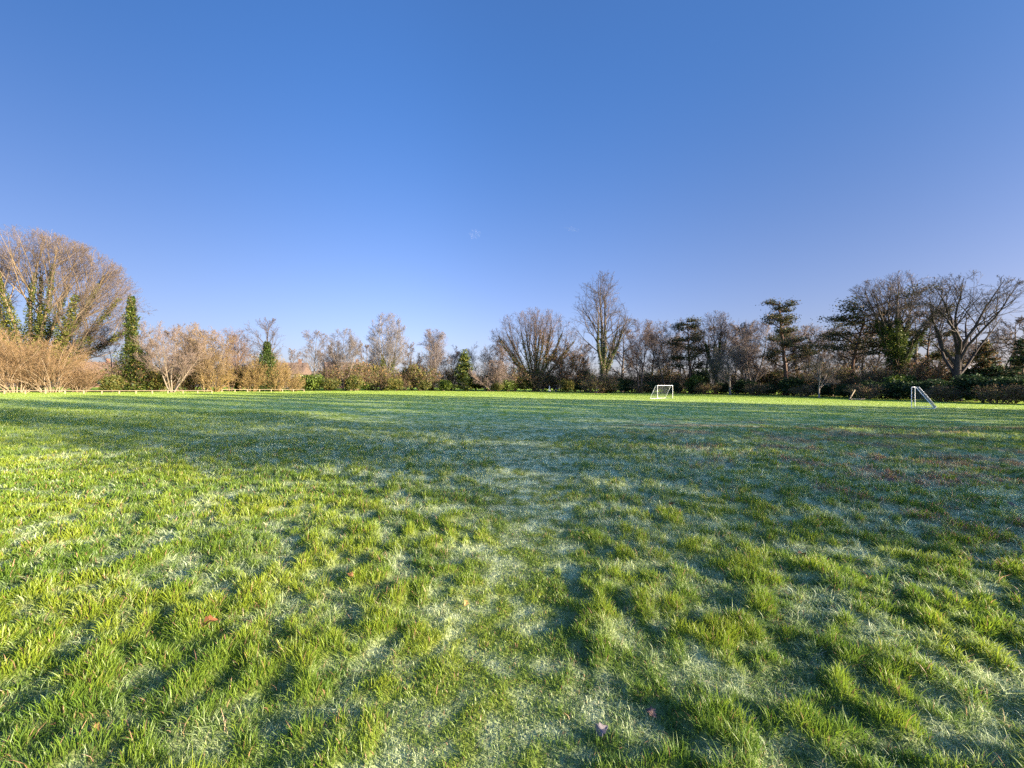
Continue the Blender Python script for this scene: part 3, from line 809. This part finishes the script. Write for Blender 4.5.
# ---- far hill and houses beyond the trees
def hill():
    n = 160; xs = np.linspace(-900, 900, n); rows = [(330, 0), (380, .55), (430, .9), (500, 1.0), (700, .6)]
    V = []
    for (yy, f) in rows:
        prof = 13 * np.exp(-((xs + 330) / 260) ** 2) + 9 * np.exp(-((xs - 300) / 260) ** 2) + 9 + 4 * gn(xs * .012, xs * 0 + yy * .01, 7) + 1.5 * gn(xs * .06, xs * 0 + yy * .03, 8)
        V.append(np.stack([xs, np.full(n, yy), prof * f - 1.5], 1))
    V = np.concatenate(V); i = (np.arange(len(rows) - 1) * n)[:, None] + np.arange(n - 1)[None]; i = i.ravel()
    q = np.stack([i, i + 1, i + n + 1, i + n], 1)
    rng = np.random.default_rng(1)
    c = np.array([.085, .08, .07]) * rng.uniform(.75, 1.3, (len(V), 1))
    o = mesh_np('hill', V, None, q, M_BARK, c, smooth=True); tag(o, 'low brown wooded ridge far beyond the trees', 'hill', kind='structure')
hill()
house('pale house with grey roof half hidden behind the bare oak', 948, 118, 13, 5.2, 3.4, 8, M_RENDER, M_SLATE, -.25)
house('house with red tiled roof beyond the thickets at the left', 96, 135, 10, 4.2, 4.2, 9, M_BRICK, M_TILE, .3)
house('low house with long orange roof behind the ivy capped tree', 288, 128, 11, 4.2, 3.8, 9, M_RENDER, M_TILE, .15)
house('brick house with gabled roof between the two bare trees', 345, 135, 12, 4.8, 3.8, 8, M_BRICK, M_TILE, .5)

def wisp(label, px, py, wpx, hpx, ang_, seed):
    D_ = 2600.0; x = (px - 512) / F * D_; z = EYE + (HY - py) / F * D_; a_ = wpx * D_ / F / 2; c_ = hpx * D_ / F / 2
    bm = bmesh.new(); bmesh.ops.create_icosphere(bm, subdivisions=4, radius=1); rng = random.Random(seed); ph = rng.random() * 6
    for v in bm.verts:
        p = v.co; k = 1 + .3 * math.sin(p.x * 4 + ph) * math.cos(p.z * 5 + ph) + .15 * math.sin(p.x * 11)
        v.co = Vector((p.x * a_ * k, p.y * c_ * 2 * k, p.z * c_ * k))
    for f in bm.faces: f.smooth = True
    m, nt_, out = new_mat('thin_cloud'); d_ = nt_.nodes.new('ShaderNodeBsdfDiffuse'); d_.inputs[0].default_value = (.8, .8, .8, 1)
    t_ = nt_.nodes.new('ShaderNodeBsdfTransparent'); mx = nt_.nodes.new('ShaderNodeMixShader'); lw = nt_.nodes.new('ShaderNodeLayerWeight')
    mr = nt_.nodes.new('ShaderNodeMapRange'); mr.inputs[1].default_value = .1; mr.inputs[2].default_value = .95; mr.inputs[3].default_value = .013; mr.inputs[4].default_value = 0
    nt_.links.new(lw.outputs['Facing'], mr.inputs[0]); nt_.links.new(mr.outputs[0], mx.inputs[0]); nt_.links.new(t_.outputs[0], mx.inputs[1]); nt_.links.new(d_.outputs[0], mx.inputs[2]); nt_.links.new(mx.outputs[0], out.inputs[0])
    o = bm_obj('cloud', bm, m); o.location = (x, D_, z); o.rotation_euler = (0, ang_, 0); tag(o, label, 'cloud', kind='structure')
wisp('faint wisp of cloud in the blue sky, the left one', 475, 234, 11, 7, .1, 1)
wisp('faint slanting streak of cloud in the blue sky, the right one', 573, 229, 13, 3, .25, 2)

# ---- the big trees, left to right
PALE = (.27, .22, .165); GREYB = (.17, .15, .125); DARKB = (.085, .07, .06)
bare_tree('ivy_clad_tree', 'huge spreading bare tree with many ivy clad limbs at far left', 32, 68, 233, 178, 101, cb=.06, fork=(.07, 17, 1.15), fan=True,
          bark=(.25, .19, .12), twig=(.22, .165, .125), ivy=(.74, 1.1, 30000, IVYGOLD + OLIVE[:2]), n=(14, 8, 6, 5), r=.7, wob=.07, up=.09, twr=.012, ft0=.5)
bare_tree('bare_tree', 'thin dark bare tree leaning beside the ivy column', 112, 67, 335, 48, 102, cb=.3, stems=2, bark=DARKB, twig=(.15, .11, .09), n=(8, 7, 5, 4), r=.16)
bare_tree('ivy_clad_tree', 'narrow ivy covered tree column with flat bare twigs at its top', 134, 66, 293, 46, 103, cb=.55, bark=(.14, .11, .08), twig=(.17, .13, .105),
          ivy=(.95, 2.1, 6500, IVY + IVYGOLD[:2] + RUST[3:]), n=(14, 5, 4, 3), ang=(1.35, .2), up=.0, r=.2)
bare_tree('bare_tree', 'pale trunked bare tree branching from its base behind the trip rail', 172, 65, 317, 72, 104, cb=.16, stems=5, spread=.55, bark=PALE, twig=(.33, .235, .17), n=(12, 8, 7, 5), r=.2)
bare_tree('bare_tree', 'golden twigged bare tree right of the pale trunked one', 205, 71, 321, 60, 105, cb=.1, stems=6, spread=.4, bark=(.34, .26, .15), twig=(.36, .245, .12), n=(12, 8, 7, 5), r=.2)
bare_tree('bare_tree', 'reddish twigged slender bare tree in the golden group', 230, 76, 326, 50, 106, cb=.15, stems=4, spread=.35, bark=(.28, .19, .12), twig=(.31, .20, .14), n=(11, 8, 7, 5), r=.18)
bare_tree('ivy_clad_tree', 'ivy capped tree with thin bare crown above the golden shrubs', 267, 78, 318, 52, 107, cb=.45, bark=(.12, .09, .07), twig=(.16, .125, .11),
          ivy=(.70, 2.1, 4200, IVY), n=(16, 8, 5, 4), r=.26, up=.02)
bare_tree('bare_tree', 'small round headed bare tree right of the ivy capped tree', 313, 90, 330, 40, 108, cb=.28, bark=GREYB, twig=(.23, .175, .15), n=(15, 9, 7, 5), r=.2)
bare_tree('bare_tree', 'grey bare tree with upswept branches beside the brick house', 344, 92, 328, 38, 109, cb=.28, stems=3, spread=.36, bark=(.22, .19, .16), twig=(.25, .2, .165), n=(12, 9, 7, 5), r=.2)
bare_tree('poplar_tree', 'tall pale bare poplar with ivy round its lower trunks', 387, 100, 313, 46, 110, cb=.14, stems=4, spread=.23, bark=(.33, .3, .26), twig=(.27, .225, .2), ivy=(.46, 1.5, 3600, IVYGOLD), n=(15, 8, 7, 5), r=.3, up=.12)
bare_tree('bare_tree', 'pale upswept bare tree right of the poplar', 432, 104, 329, 44, 111, cb=.2, stems=3, spread=.3, bark=(.3, .25, .2), twig=(.27, .2, .17), ivy=(.35, .9, 900, IVYGOLD), n=(13, 9, 7, 5), r=.25, up=.1)
cone_conifer('yew_tree', 'stout dark green evergreen cone standing alone at the far hedge', 465, 102, 349, 27, 112, IVYGOLD + EVER, .05, 6500, base=.02, size=.42, loose=.9)
bare_tree('bare_tree', 'faint slender bare tree behind the dark evergreen cone', 485, 120, 338, 40, 113, cb=.3, stems=3, spread=.3, bark=GREYB, twig=(.22, .17, .145), n=(11, 8, 6, 5), r=.2)
bare_tree('hawthorn_tree', 'low tangled pinkish hawthorn in front of the ivy limbed tree', 492, 100, 360, 58, 114, cb=.15, stems=5, spread=.8, bark=(.24, .18, .13), twig=(.29, .2, .155), n=(12, 8, 7, 5), r=.2, wob=.22)
bare_tree('ivy_clad_tree', 'broad bare tree with a fan of ivy clad limbs at the centre', 534, 108, 309, 92, 115, cb=.16, fork=(.10, 11, .80), fan=True, bark=(.24, .16, .10), twig=(.27, .175, .12),
          ivy=(.66, .95, 8000, IVYGOLD + RUST[:1]), n=(9, 7, 5, 4), r=.6, wob=.10, up=.09, twr=.014)
bare_tree('bare_tree', 'russet leafed low tree right of the fan limbed tree', 566, 104, 345, 42, 116, cb=.15, stems=4, spread=.55, bark=(.2, .13, .09), twig=(.28, .16, .1), n=(10, 8, 6, 4), r=.2, leaves=(1500, .4, RUST))
bare_tree('tall_tree', 'tallest bare tree with twin ivy clad trunks above the far hedge', 603, 96, 271, 64, 117, cb=.28, fork=(.20, 6, .46), bark=(.14, .11, .085), twig=(.15, .115, .095), ivy=(.52, .6, 3000, IVY + IVYGOLD[:1]), n=(8, 7, 6, 5), r=.75, up=.05, wob=.15, ang=(.7, .2), twr=.015)
bare_tree('bare_tree', 'reddish bare tree right of the tallest tree', 640, 98, 319, 50, 118, cb=.22, stems=2, spread=.25, bark=(.15, .11, .09), twig=(.24, .155, .13), n=(15, 9, 7, 5), r=.25)
bare_tree('bare_tree', 'bare tree rising behind the left pine', 666, 102, 313, 46, 119, cb=.3, stems=2, spread=.3, bark=GREYB, twig=(.22, .16, .135), n=(15, 9, 7, 5), r=.28)
layered_pine('scots_pine', 'ragged dark pine with flat plates behind the left goal', 690, 97, 316, 54, 120, 19, lean=(.06, 0), hb=.3, cnt=4200)
bare_tree('ivy_clad_tree', 'dark ivy trunked bare tree right of the ragged pine', 716, 94, 311, 50, 121, cb=.4, fork=(.35, 6, .5), bark=DARKB, twig=(.19, .14, .12), ivy=(.62, 1.0, 3400, IVY), n=(10, 7, 6, 4), r=.4, twr=.014)
bare_tree('bare_tree', 'pink twigged broad bare tree behind the grey low tree', 752, 92, 316, 62, 122, cb=.2, stems=3, spread=.45, bark=(.24, .19, .15), twig=(.29, .205, .17), n=(16, 9, 7, 5), r=.35)
bare_tree('bare_tree', 'low grey wide crowned bare tree standing before the dark hedge', 730, 87, 346, 66, 123, cb=.14, stems=1, bark=(.2, .18, .15), twig=(.19, .165, .135), n=(20, 9, 7, 5), r=.24)
layered_pine('scots_pine', 'tall slim pine with level tiers of dark needles', 786, 86, 297, 50, 124, 24, hb=.25, cnt=4800)
bare_tree('bare_tree', 'bare tree with brown crown between the slim pine and cedar', 812, 88, 322, 44, 125, cb=.25, stems=2, spread=.3, bark=DARKB, twig=(.22, .155, .125), n=(13, 9, 7, 5), r=.25)
layered_pine('cedar_tree', 'dark flat topped cedar left of the tall ivy trunked tree', 851, 76, 306, 82, 126, 24, hb=.42, cnt=5600, top_flat=True, lean=(.02, 0), thick=.09)
bare_tree('bare_tree', 'little pale trunked bare tree in front of the hedge left of the leaning post', 819, 68, 355, 42, 127, cb=.2, bark=(.3, .26, .22), twig=(.21, .17, .14), n=(16, 8, 6, 5), r=.14)
bare_tree('ivy_clad_tree', 'great bare tree with thick ivy trunk left of the oak', 896, 70, 273, 96, 128, cb=.38, fork=(.34, 8, .62), bark=(.11, .09, .07), twig=(.19, .14, .12), ivy=(.62, 1.25, 9000, IVY + IVYGOLD[:2]), n=(9, 7, 5, 4), r=.6, up=.08, twr=.014)
layered_pine('cedar_tree', 'dark cedar boughs between the great ivy trunk and the oak', 926, 72, 322, 58, 129, 8, hb=.45, cnt=2600, top_flat=True)
bare_tree('oak_tree', 'wide bare oak with dark trunk and open crown at the right', 957, 60, 274, 124, 151, cb=.16, fork=(.36, 9, .92), bark=(.065, .055, .05), twig=(.13, .105, .09), n=(8, 6, 5, 5), r=.46, wob=.22, ang=(.72, .2), up=.05, twr=.013)
bare_tree('bare_tree', 'brown leafed shrubby tree between ivy trunk and oak trunk', 935, 66, 352, 44, 131, cb=.12, stems=5, spread=.5, bark=(.22, .15, .1), twig=(.28, .18, .11), n=(10, 7, 6, 4), r=.14, leaves=(1300, .28, RUST))
cone_conifer('spruce_tree', 'reddish green spruce with drooping branches right of the oak trunk', 984, 62, 338, 42, 132, PINE + RUST[2:], .16, 5200, whorls=14, size=.36)
cone_conifer('spruce_tree', 'dark spruce cut by the right edge of the picture', 1024, 56, 338, 44, 133, EVER + PINE, .16, 5600, whorls=14, size=.34)

# ---- bare trees of the wood behind, copied from three of a kind
GB = 'bare trees of the wood behind the field edge'
bt = [(148, 82, 326, 'behind the gap between ivy column and pale trunked tree'), (190, 84, 322, 'behind the golden twigged tree'), (240, 92, 334, 'behind the left golden shrub'), (288, 104, 346, 'left of the small round headed tree'), (330, 112, 344, 'between small round headed and upswept trees'),
      (366, 112, 344, 'left of the poplar'), (410, 118, 340, 'between poplar and pale upswept tree'), (448, 120, 344, 'left of the dark evergreen cone'), (506, 122, 338, 'behind the hawthorn'), (552, 124, 326, 'behind the walkers'), (582, 118, 338, 'left of the tallest tree'),
      (622, 114, 330, 'right of the tallest tree trunk'), (650, 116, 338, 'above the square standing goal'), (678, 114, 326, 'left of the ragged pine'), (704, 112, 330, 'right of the ragged pine'), (738, 110, 324, 'above the low grey tree'), (770, 106, 320, 'left of the slim pine'), (800, 104, 330, 'right of the slim pine'),
      (832, 98, 328, 'left of the flat cedar'), (868, 92, 318, 'left of the great ivy trunk'), (916, 90, 312, 'between great ivy trunk and oak'), (938, 86, 336, 'in front of the pale house'), (980, 82, 330, 'right of the oak trunk'), (1006, 80, 322, 'between the two spruces'), (1040, 74, 316, 'past the right edge')]
bp = []
for i, (px, d, yt, nm) in enumerate(bt):
    lb = 'bare woodland tree standing ' + nm
    if i < 3:
        o = bare_tree('woodland_tree', lb, px, d, yt, (46, 50, 40)[i], 400 + i, cb=.22, stems=(2, 3, 1)[i], spread=.34, bark=((.2, .16, .12), (.17, .14, .12), (.24, .19, .15))[i], twig=((.26, .19, .14), (.22, .165, .135), (.24, .17, .14))[i], n=(14, 9, 7, 5), r=.24, group=GB, twr=.02)
        bp.append((o, place(px, d, yt)[3]))
    else:
        p_, h_ = bp[i % 3]; o = copy_tree(p_); x, y, z, H = place(px, d, yt); k = H / h_
        o.location = (x, y, z); q_ = 1.4 if px > 600 else 1.05; k *= 1.06 if px > 600 else 1; o.scale = (k * q_, k * q_, k); o.rotation_euler = (0, 0, i * 1.37); tag(o, lb, 'tree', GB)

# ---- shrubs and hedges (one of each kind, then copies)
def hide(o):  # the first one is used as the first of its kind
    o['used'] = 0
protoA = shrub_proto('evergreen_bush', 201, (3.4, 2.6, 4.1), 5200, EVER, .26)
protoB = shrub_proto('evergreen_bush', 202, (3.1, 2.5, 3.6), 4800, EVER + IVY[:1], .26)
protoG = shrub_proto('green_bush', 203, (2.4, 2.0, 2.8), 3200, LIMEB, .26)
protoO = shrub_proto('olive_bush', 204, (2.7, 2.2, 3.4), 3800, OLIVE, .28)
protoR = thicket_proto('orange_thicket', 205, 9.0, 7.2, (.29, .195, .105), 34, (8, 6, 4), leaves=None, stem_col=(.36, .28, .19))
protoT = thicket_proto('brown_thicket', 206, 7.0, 4.2, (.22, .16, .105), 26, (7, 5, 4), leaves=(1000, .24, OLIVE + OLIVE + RUST[1:3]))
protoY = thicket_proto('golden_shrub', 207, 6.2, 6.4, (.29, .205, .09), 30, (8, 6, 4), leaves=(700, .2, [(.24, .19, .05), (.2, .13, .04)]))
used = set()
def put(proto, px, d, h, hp, label, cat, group, rz, wx=1.0):
    """h metres tall; hp the height the first one was built"""
    o = proto if proto.name not in used else copy_tree(proto)
    used.add(proto.name)
    x, y, z, _ = place(px, d); o.location = (x, y, z); k = h / hp
    o.scale = (k * wx, k * wx, k); o.rotation_euler = (0, 0, rz); tag(o, label, cat, group)
    return o

GH = 'dark evergreen bushes of the hedge along the right'
hl = [(575, 106, 4.2, 'dark hedge bush at the walkers\' right, below the russet tree'), (611, 94, 4.4, 'dark hedge bush at the foot of the tallest tree'),
      (625, 102, 4.0, 'dark hedge bush right of the tallest tree\'s foot'), (648, 99, 3.7, 'dark hedge bush left of the square standing goal'),
      (672, 97, 4.0, 'dark hedge bush straight behind the square standing goal'), (697, 95, 3.9, 'dark hedge bush right of the square standing goal'),
      (722, 93, 3.6, 'dark hedge bush left of the low grey tree trunk'), (745, 90, 3.8, 'dark hedge bush right of the low grey tree trunk'),
      (768, 87, 3.6, 'dark hedge bush left of the slim pine'), (793, 83, 4.0, 'dark hedge bush beneath the slim pine'), (822, 76, 3.5, 'dark hedge bush behind the little pale trunked tree'),
      (846, 71, 3.6, 'dark hedge bush behind the leaning post'), (872, 66, 3.5, 'dark hedge bush right of the leaning post'), (897, 62, 3.8, 'dark hedge bush left of the side on goal'),
      (926, 58, 3.5, 'dark hedge bush right behind the side on goal'), (955, 55, 3.8, 'dark hedge bush beneath the wide oak'),
      (984, 52, 3.9, 'dark hedge bush right of the oak trunk'), (1014, 50, 4.2, 'dark hedge bush at the right edge of the picture'), (1050, 47, 4.2, 'dark hedge bush just past the right edge'), (1092, 44, 4.2, 'dark hedge bush well past the right edge')]
for i, (px, d, h, lb) in enumerate(hl):
    put((protoA, protoB)[i % 2], px, d, h * (.92, .74, .98, .82, .7, .9, .78)[i % 7], (3.6, 3.2)[i % 2], lb, 'bush', GH, i * 1.7, 1.12)
# a second, taller row behind
GT = 'taller evergreen growth behind the right hedge'
tl = [(585, 114, 6.0, 'ivy dark bush behind the walkers'), (652, 108, 5.5, 'evergreen mass between tallest tree and ragged pine'), (700, 103, 6.5, 'evergreen mass under the ragged pine'),
      (775, 95, 6.2, 'evergreen mass left of the slim pine trunk'), (838, 82, 5.2, 'evergreen mass below the flat cedar'), (880, 74, 5.5, 'evergreen mass at the great ivy trunk'), (968, 63, 5.2, 'evergreen mass behind the oak trunk'), (1010, 60, 5.6, 'evergreen mass between the two spruces')]
for i, (px, d, h, lb) in enumerate(tl): put((protoB, protoA)[i % 2], px, d, h, (3.2, 3.6)[i % 2], lb, 'bush', GT, i * 2.1 + .5, .75)
G3 = 'bright green bushes in the undergrowth'
for i, (px, d, h, lb) in enumerate([(312, 87, 3.6, 'bright green bush below the small round headed tree'), (366, 96, 2.6, 'bright green bush left of the poplar'), (444, 100, 2.8, 'bright green bush left of the dark evergreen cone'),
        (508, 103, 3.2, 'bright green bush under the hawthorn'), (975, 56, 2.9, 'yellow green bush right of the oak trunk'), (898, 66, 4.0, 'yellow green bush at the foot of the great ivy trunk'), (694, 96, 4.6, 'yellow green bush below the ragged pine')]):
    put(protoG, px, d, h, 2.5, lb, 'bush', G3, i * 1.3, .8 if px > 600 else 1.1)
G4 = 'olive evergreen bushes in the undergrowth'
for i, (px, d, h, lb) in enumerate([(78, 64, 3.4, 'olive bush in front of the red roofed house'), (112, 63, 2.8, 'olive bush left of the ivy column'), (150, 68, 4.2, 'olive bush between ivy column and pale trunked tree'), (238, 79, 5.0, 'olive bush under the reddish slender tree'),
        (300, 90, 3.6, 'olive bush left of the small round headed tree'), (372, 99, 7.0, 'olive ivy bush left of the poplar trunks'), (412, 103, 6.4, 'olive ivy bush right of the poplar trunks'), (476, 106, 4.2, 'olive bush right of the dark evergreen cone'), (524, 106, 4.6, 'olive bush below the fan limbed tree'), (545, 110, 5.2, 'olive bush behind the walkers'), (330, 87, 2.9, 'olive bush left below the grey upswept tree'), (354, 90, 3.6, 'olive bush right below the grey upswept tree'), (396, 94, 3.2, 'olive bush in front of the poplar'), (424, 97, 2.6, 'olive bush left below the pale upswept tree'), (498, 100, 2.8, 'olive bush in front of the hawthorn'), (568, 103, 3.4, 'olive bush below the russet leafed tree')]):
    put(protoO, px, d, h, 3.0, lb, 'bush', G4, i * 1.9, .9)
G5 = 'orange twigged thickets behind the trip rail'
for i, (px, d, h, lb) in enumerate([(-22, 61, 10.5, 'orange thicket cut by the left edge'), (16, 58, 9.6, 'tall orange thicket with pale crooked stems at far left'), (50, 60, 8.0, 'orange thicket under the huge spreading tree'), (80, 62, 5.2, 'lower orange thicket left of the leaning dark tree')]):
    put(protoR, px, d, h, 7.2, lb, 'thicket', G5, i * 2.2, 1.0 if i < 3 else 1.15)
G6 = 'golden twigged shrubs left of centre'
for i, (px, d, h, lb) in enumerate([(214, 72, 8.5, 'tall golden shrub behind the gap between the rails'), (192, 74, 8.0, 'golden shrub right of the pale trunked tree'), (252, 76, 7.0, 'golden shrub left below the ivy capped tree'), (277, 78, 6.4, 'golden shrub right below the ivy capped tree'), (268, 82, 9.5, 'tall golden shrub directly under the ivy cap'), (294, 80, 5.0, 'low golden shrub at the end of the short rail')]):
    put(protoY, px, d, h, 6.4, lb, 'shrub', G6, i * 1.4, .85)
G7 = 'brown leafless thickets along the far edge'
tk2 = [(596, 92, 4.6, 'hiding the foot of the tallest tree'), (640, 98, 2.6, 'in front of the hedge left of the square goal'), (708, 91, 2.8, 'in front of the hedge right of the square goal'), (756, 85, 2.6, 'in front of the hedge right of the low grey tree'), (804, 76, 2.4, 'in front of the hedge left of the little pale trunked tree'), (866, 63, 2.5, 'in front of the hedge right of the leaning post'), (944, 54, 2.3, 'in front of the hedge right of the side on goal'), (998, 48.5, 2.4, 'in front of the hedge near the right edge')]
for i, (px, d, h, nm) in enumerate(tk2): put(protoT, px, d, h, 4.2, 'low brown thicket ' + nm, 'thicket', G7, i * 1.7 + .4, 1.5)
tk = [(330, 92), (352, 94), (378, 97), (402, 100), (424, 102), (452, 106), (490, 104), (512, 106), (538, 106), (560, 107), (588, 110), (612, 108), (632, 104), (662, 104), (682, 102), (734, 99), (760, 97), (784, 92), (806, 88), (832, 80), (862, 74), (884, 70), (912, 68), (940, 70), (996, 62), (128, 66), (158, 70), (182, 72)]
names = ['below the grey upswept tree', 'left of the brick house front', 'at the poplar foot', 'between poplar and the next pale tree', 'below the pale upswept tree', 'behind the dark evergreen cone', 'right of the dark evergreen cone', 'at the hawthorn foot', 'under the fan limbed tree', 'behind the two walkers', 'left of the tallest tree', 'right under the tallest tree', 'under the reddish tree', 'behind the square goal', 'under the ragged pine', 'behind the low grey tree', 'under the pink twigged tree', 'at the slim pine foot', 'right of the slim pine', 'left under the flat cedar', 'right under the flat cedar', 'left of the great ivy trunk', 'right of the great ivy trunk', 'before the pale house', 'behind the two spruces', 'at the ivy column foot', 'right of the ivy column', 'behind the pale trunked tree']
for i, ((px, d), nm) in enumerate(zip(tk, names)):
    put(protoT, px, d, (4.6, 5.8, 5.0)[i % 3] * (1.2 if px > 560 else 1.25 if px > 300 else 1.0), 4.2, 'brown twiggy thicket ' + nm, 'thicket', G7, i * 1.1, .95)

# ---- unseen row of tall evergreens added past the right edge to throw the long shade
n2 = np.array([0.425, 0.905]); proto = None
hs = [24.5, 23.5, 22, 24.5, 21.5, 24, 22.5, 25, 23]
for i, h in enumerate(hs):
    p = 7.3 + i * 4.95; s = 39 + 3 * math.sin(i * 2.3); h *= 1.17
    x, y = s * SUN_TO + p * n2
    z = float(terr(x, y))
    if proto is None:
        proto = cone_conifer('unseen_shade_tree', None, 0, 0, 0, 0, 300, EVER, -.10, 17500, base=.0, size=.30, whorls=40, loose=1.5, shape=.32, loc=(0, 0, 0), H=22, W=7.8)  # crown density set so some sun leaks through into the shade
        o = proto
    else: o = copy_tree(proto)
    o.location = (x, y, z); o.scale = (1, 1, h / 22); o.rotation_euler = (0, 0, i * 1.9)
    tag(o, 'tall dark evergreen, unseen past the right edge of the picture, added to shade the field', 'tree', 'unseen row of evergreens added to shade the field')

# ------------------------------------------------------------------ sky, sun, camera
w = bpy.data.worlds.new('World'); C.world = w; w.use_nodes = True
nt = w.node_tree; bg = nt.nodes['Background']
sky = nt.nodes.new('ShaderNodeTexSky'); sky.sky_type = 'NISHITA'; sky.sun_disc = False
sky.sun_elevation = SUN_EL; sky.sun_rotation = math.atan2(SUN_TO[0], SUN_TO[1])
sky.altitude = 50; sky.air_density = .75; sky.dust_density = 1.8; sky.ozone_density = 1.6
def wmath(op, a_, b_=None, clamp=False):
    n_ = nt.nodes.new('ShaderNodeMath'); n_.operation = op; n_.use_clamp = clamp
    for i_, v_ in enumerate((a_, b_)):
        if v_ is None: continue
        if isinstance(v_, (int, float)): n_.inputs[i_].default_value = v_
        else: nt.links.new(v_, n_.inputs[i_])
    return n_.outputs[0]
def wmap(v_, a0, a1, b0, b1):
    n_ = nt.nodes.new('ShaderNodeMapRange'); n_.interpolation_type = 'SMOOTHSTEP'
    for i_, q_ in enumerate((a0, a1, b0, b1)): n_.inputs[i_ + 1].default_value = q_
    nt.links.new(v_, n_.inputs[0]); return n_.outputs[0]
# clear winter sky: deeper and less red overhead, dimmed in view, most at the sides, brightened behind the camera to fill shade
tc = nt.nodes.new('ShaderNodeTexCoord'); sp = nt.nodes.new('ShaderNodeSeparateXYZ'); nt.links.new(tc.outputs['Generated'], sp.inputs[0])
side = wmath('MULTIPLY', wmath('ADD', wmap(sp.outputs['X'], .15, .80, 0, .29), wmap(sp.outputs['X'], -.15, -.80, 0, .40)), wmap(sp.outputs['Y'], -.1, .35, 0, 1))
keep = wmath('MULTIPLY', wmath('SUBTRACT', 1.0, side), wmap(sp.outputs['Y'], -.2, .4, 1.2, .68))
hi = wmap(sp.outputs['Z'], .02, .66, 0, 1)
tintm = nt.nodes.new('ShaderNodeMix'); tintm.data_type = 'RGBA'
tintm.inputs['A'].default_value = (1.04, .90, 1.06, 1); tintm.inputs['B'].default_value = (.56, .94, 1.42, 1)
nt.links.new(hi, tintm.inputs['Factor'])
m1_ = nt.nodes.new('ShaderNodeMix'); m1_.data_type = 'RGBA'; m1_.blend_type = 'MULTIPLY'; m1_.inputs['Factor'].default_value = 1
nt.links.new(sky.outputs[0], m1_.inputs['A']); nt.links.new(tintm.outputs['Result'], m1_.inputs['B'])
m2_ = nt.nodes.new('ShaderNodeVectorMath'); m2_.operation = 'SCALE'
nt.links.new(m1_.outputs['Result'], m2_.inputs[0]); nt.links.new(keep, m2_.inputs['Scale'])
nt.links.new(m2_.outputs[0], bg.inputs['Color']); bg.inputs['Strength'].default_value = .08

sd = bpy.data.lights.new('sun', 'SUN'); sd.energy = 5.0; sd.angle = math.radians(.5); sd.color = (1, .83, .60)
so = bpy.data.objects.new('sun', sd); COL.objects.link(so)
to = Vector((SUN_TO[0] * math.cos(SUN_EL), SUN_TO[1] * math.cos(SUN_EL), math.sin(SUN_EL)))
so.rotation_euler = to.to_track_quat('Z', 'Y').to_euler(); so.location = (30, -14, 30)

cd = bpy.data.cameras.new('camera'); cam = bpy.data.objects.new('camera', cd); COL.objects.link(cam)
cd.sensor_width = 36; cd.lens = F / 1024 * 36; cd.clip_start = .05; cd.clip_end = 6000
cam.location = (0, 0, EYE); cam.rotation_euler = (math.radians(90) + math.atan((HY - 384) / F), 0, 0)
C.camera = cam
C.view_settings.view_transform = 'Standard'; C.view_settings.look = 'None'
C.view_settings.exposure = 2.2; C.view_settings.gamma = 1.0
C.cycles.max_bounces = 5; C.cycles.diffuse_bounces = 3; C.cycles.transmission_bounces = 4
C.cycles.use_denoising = False
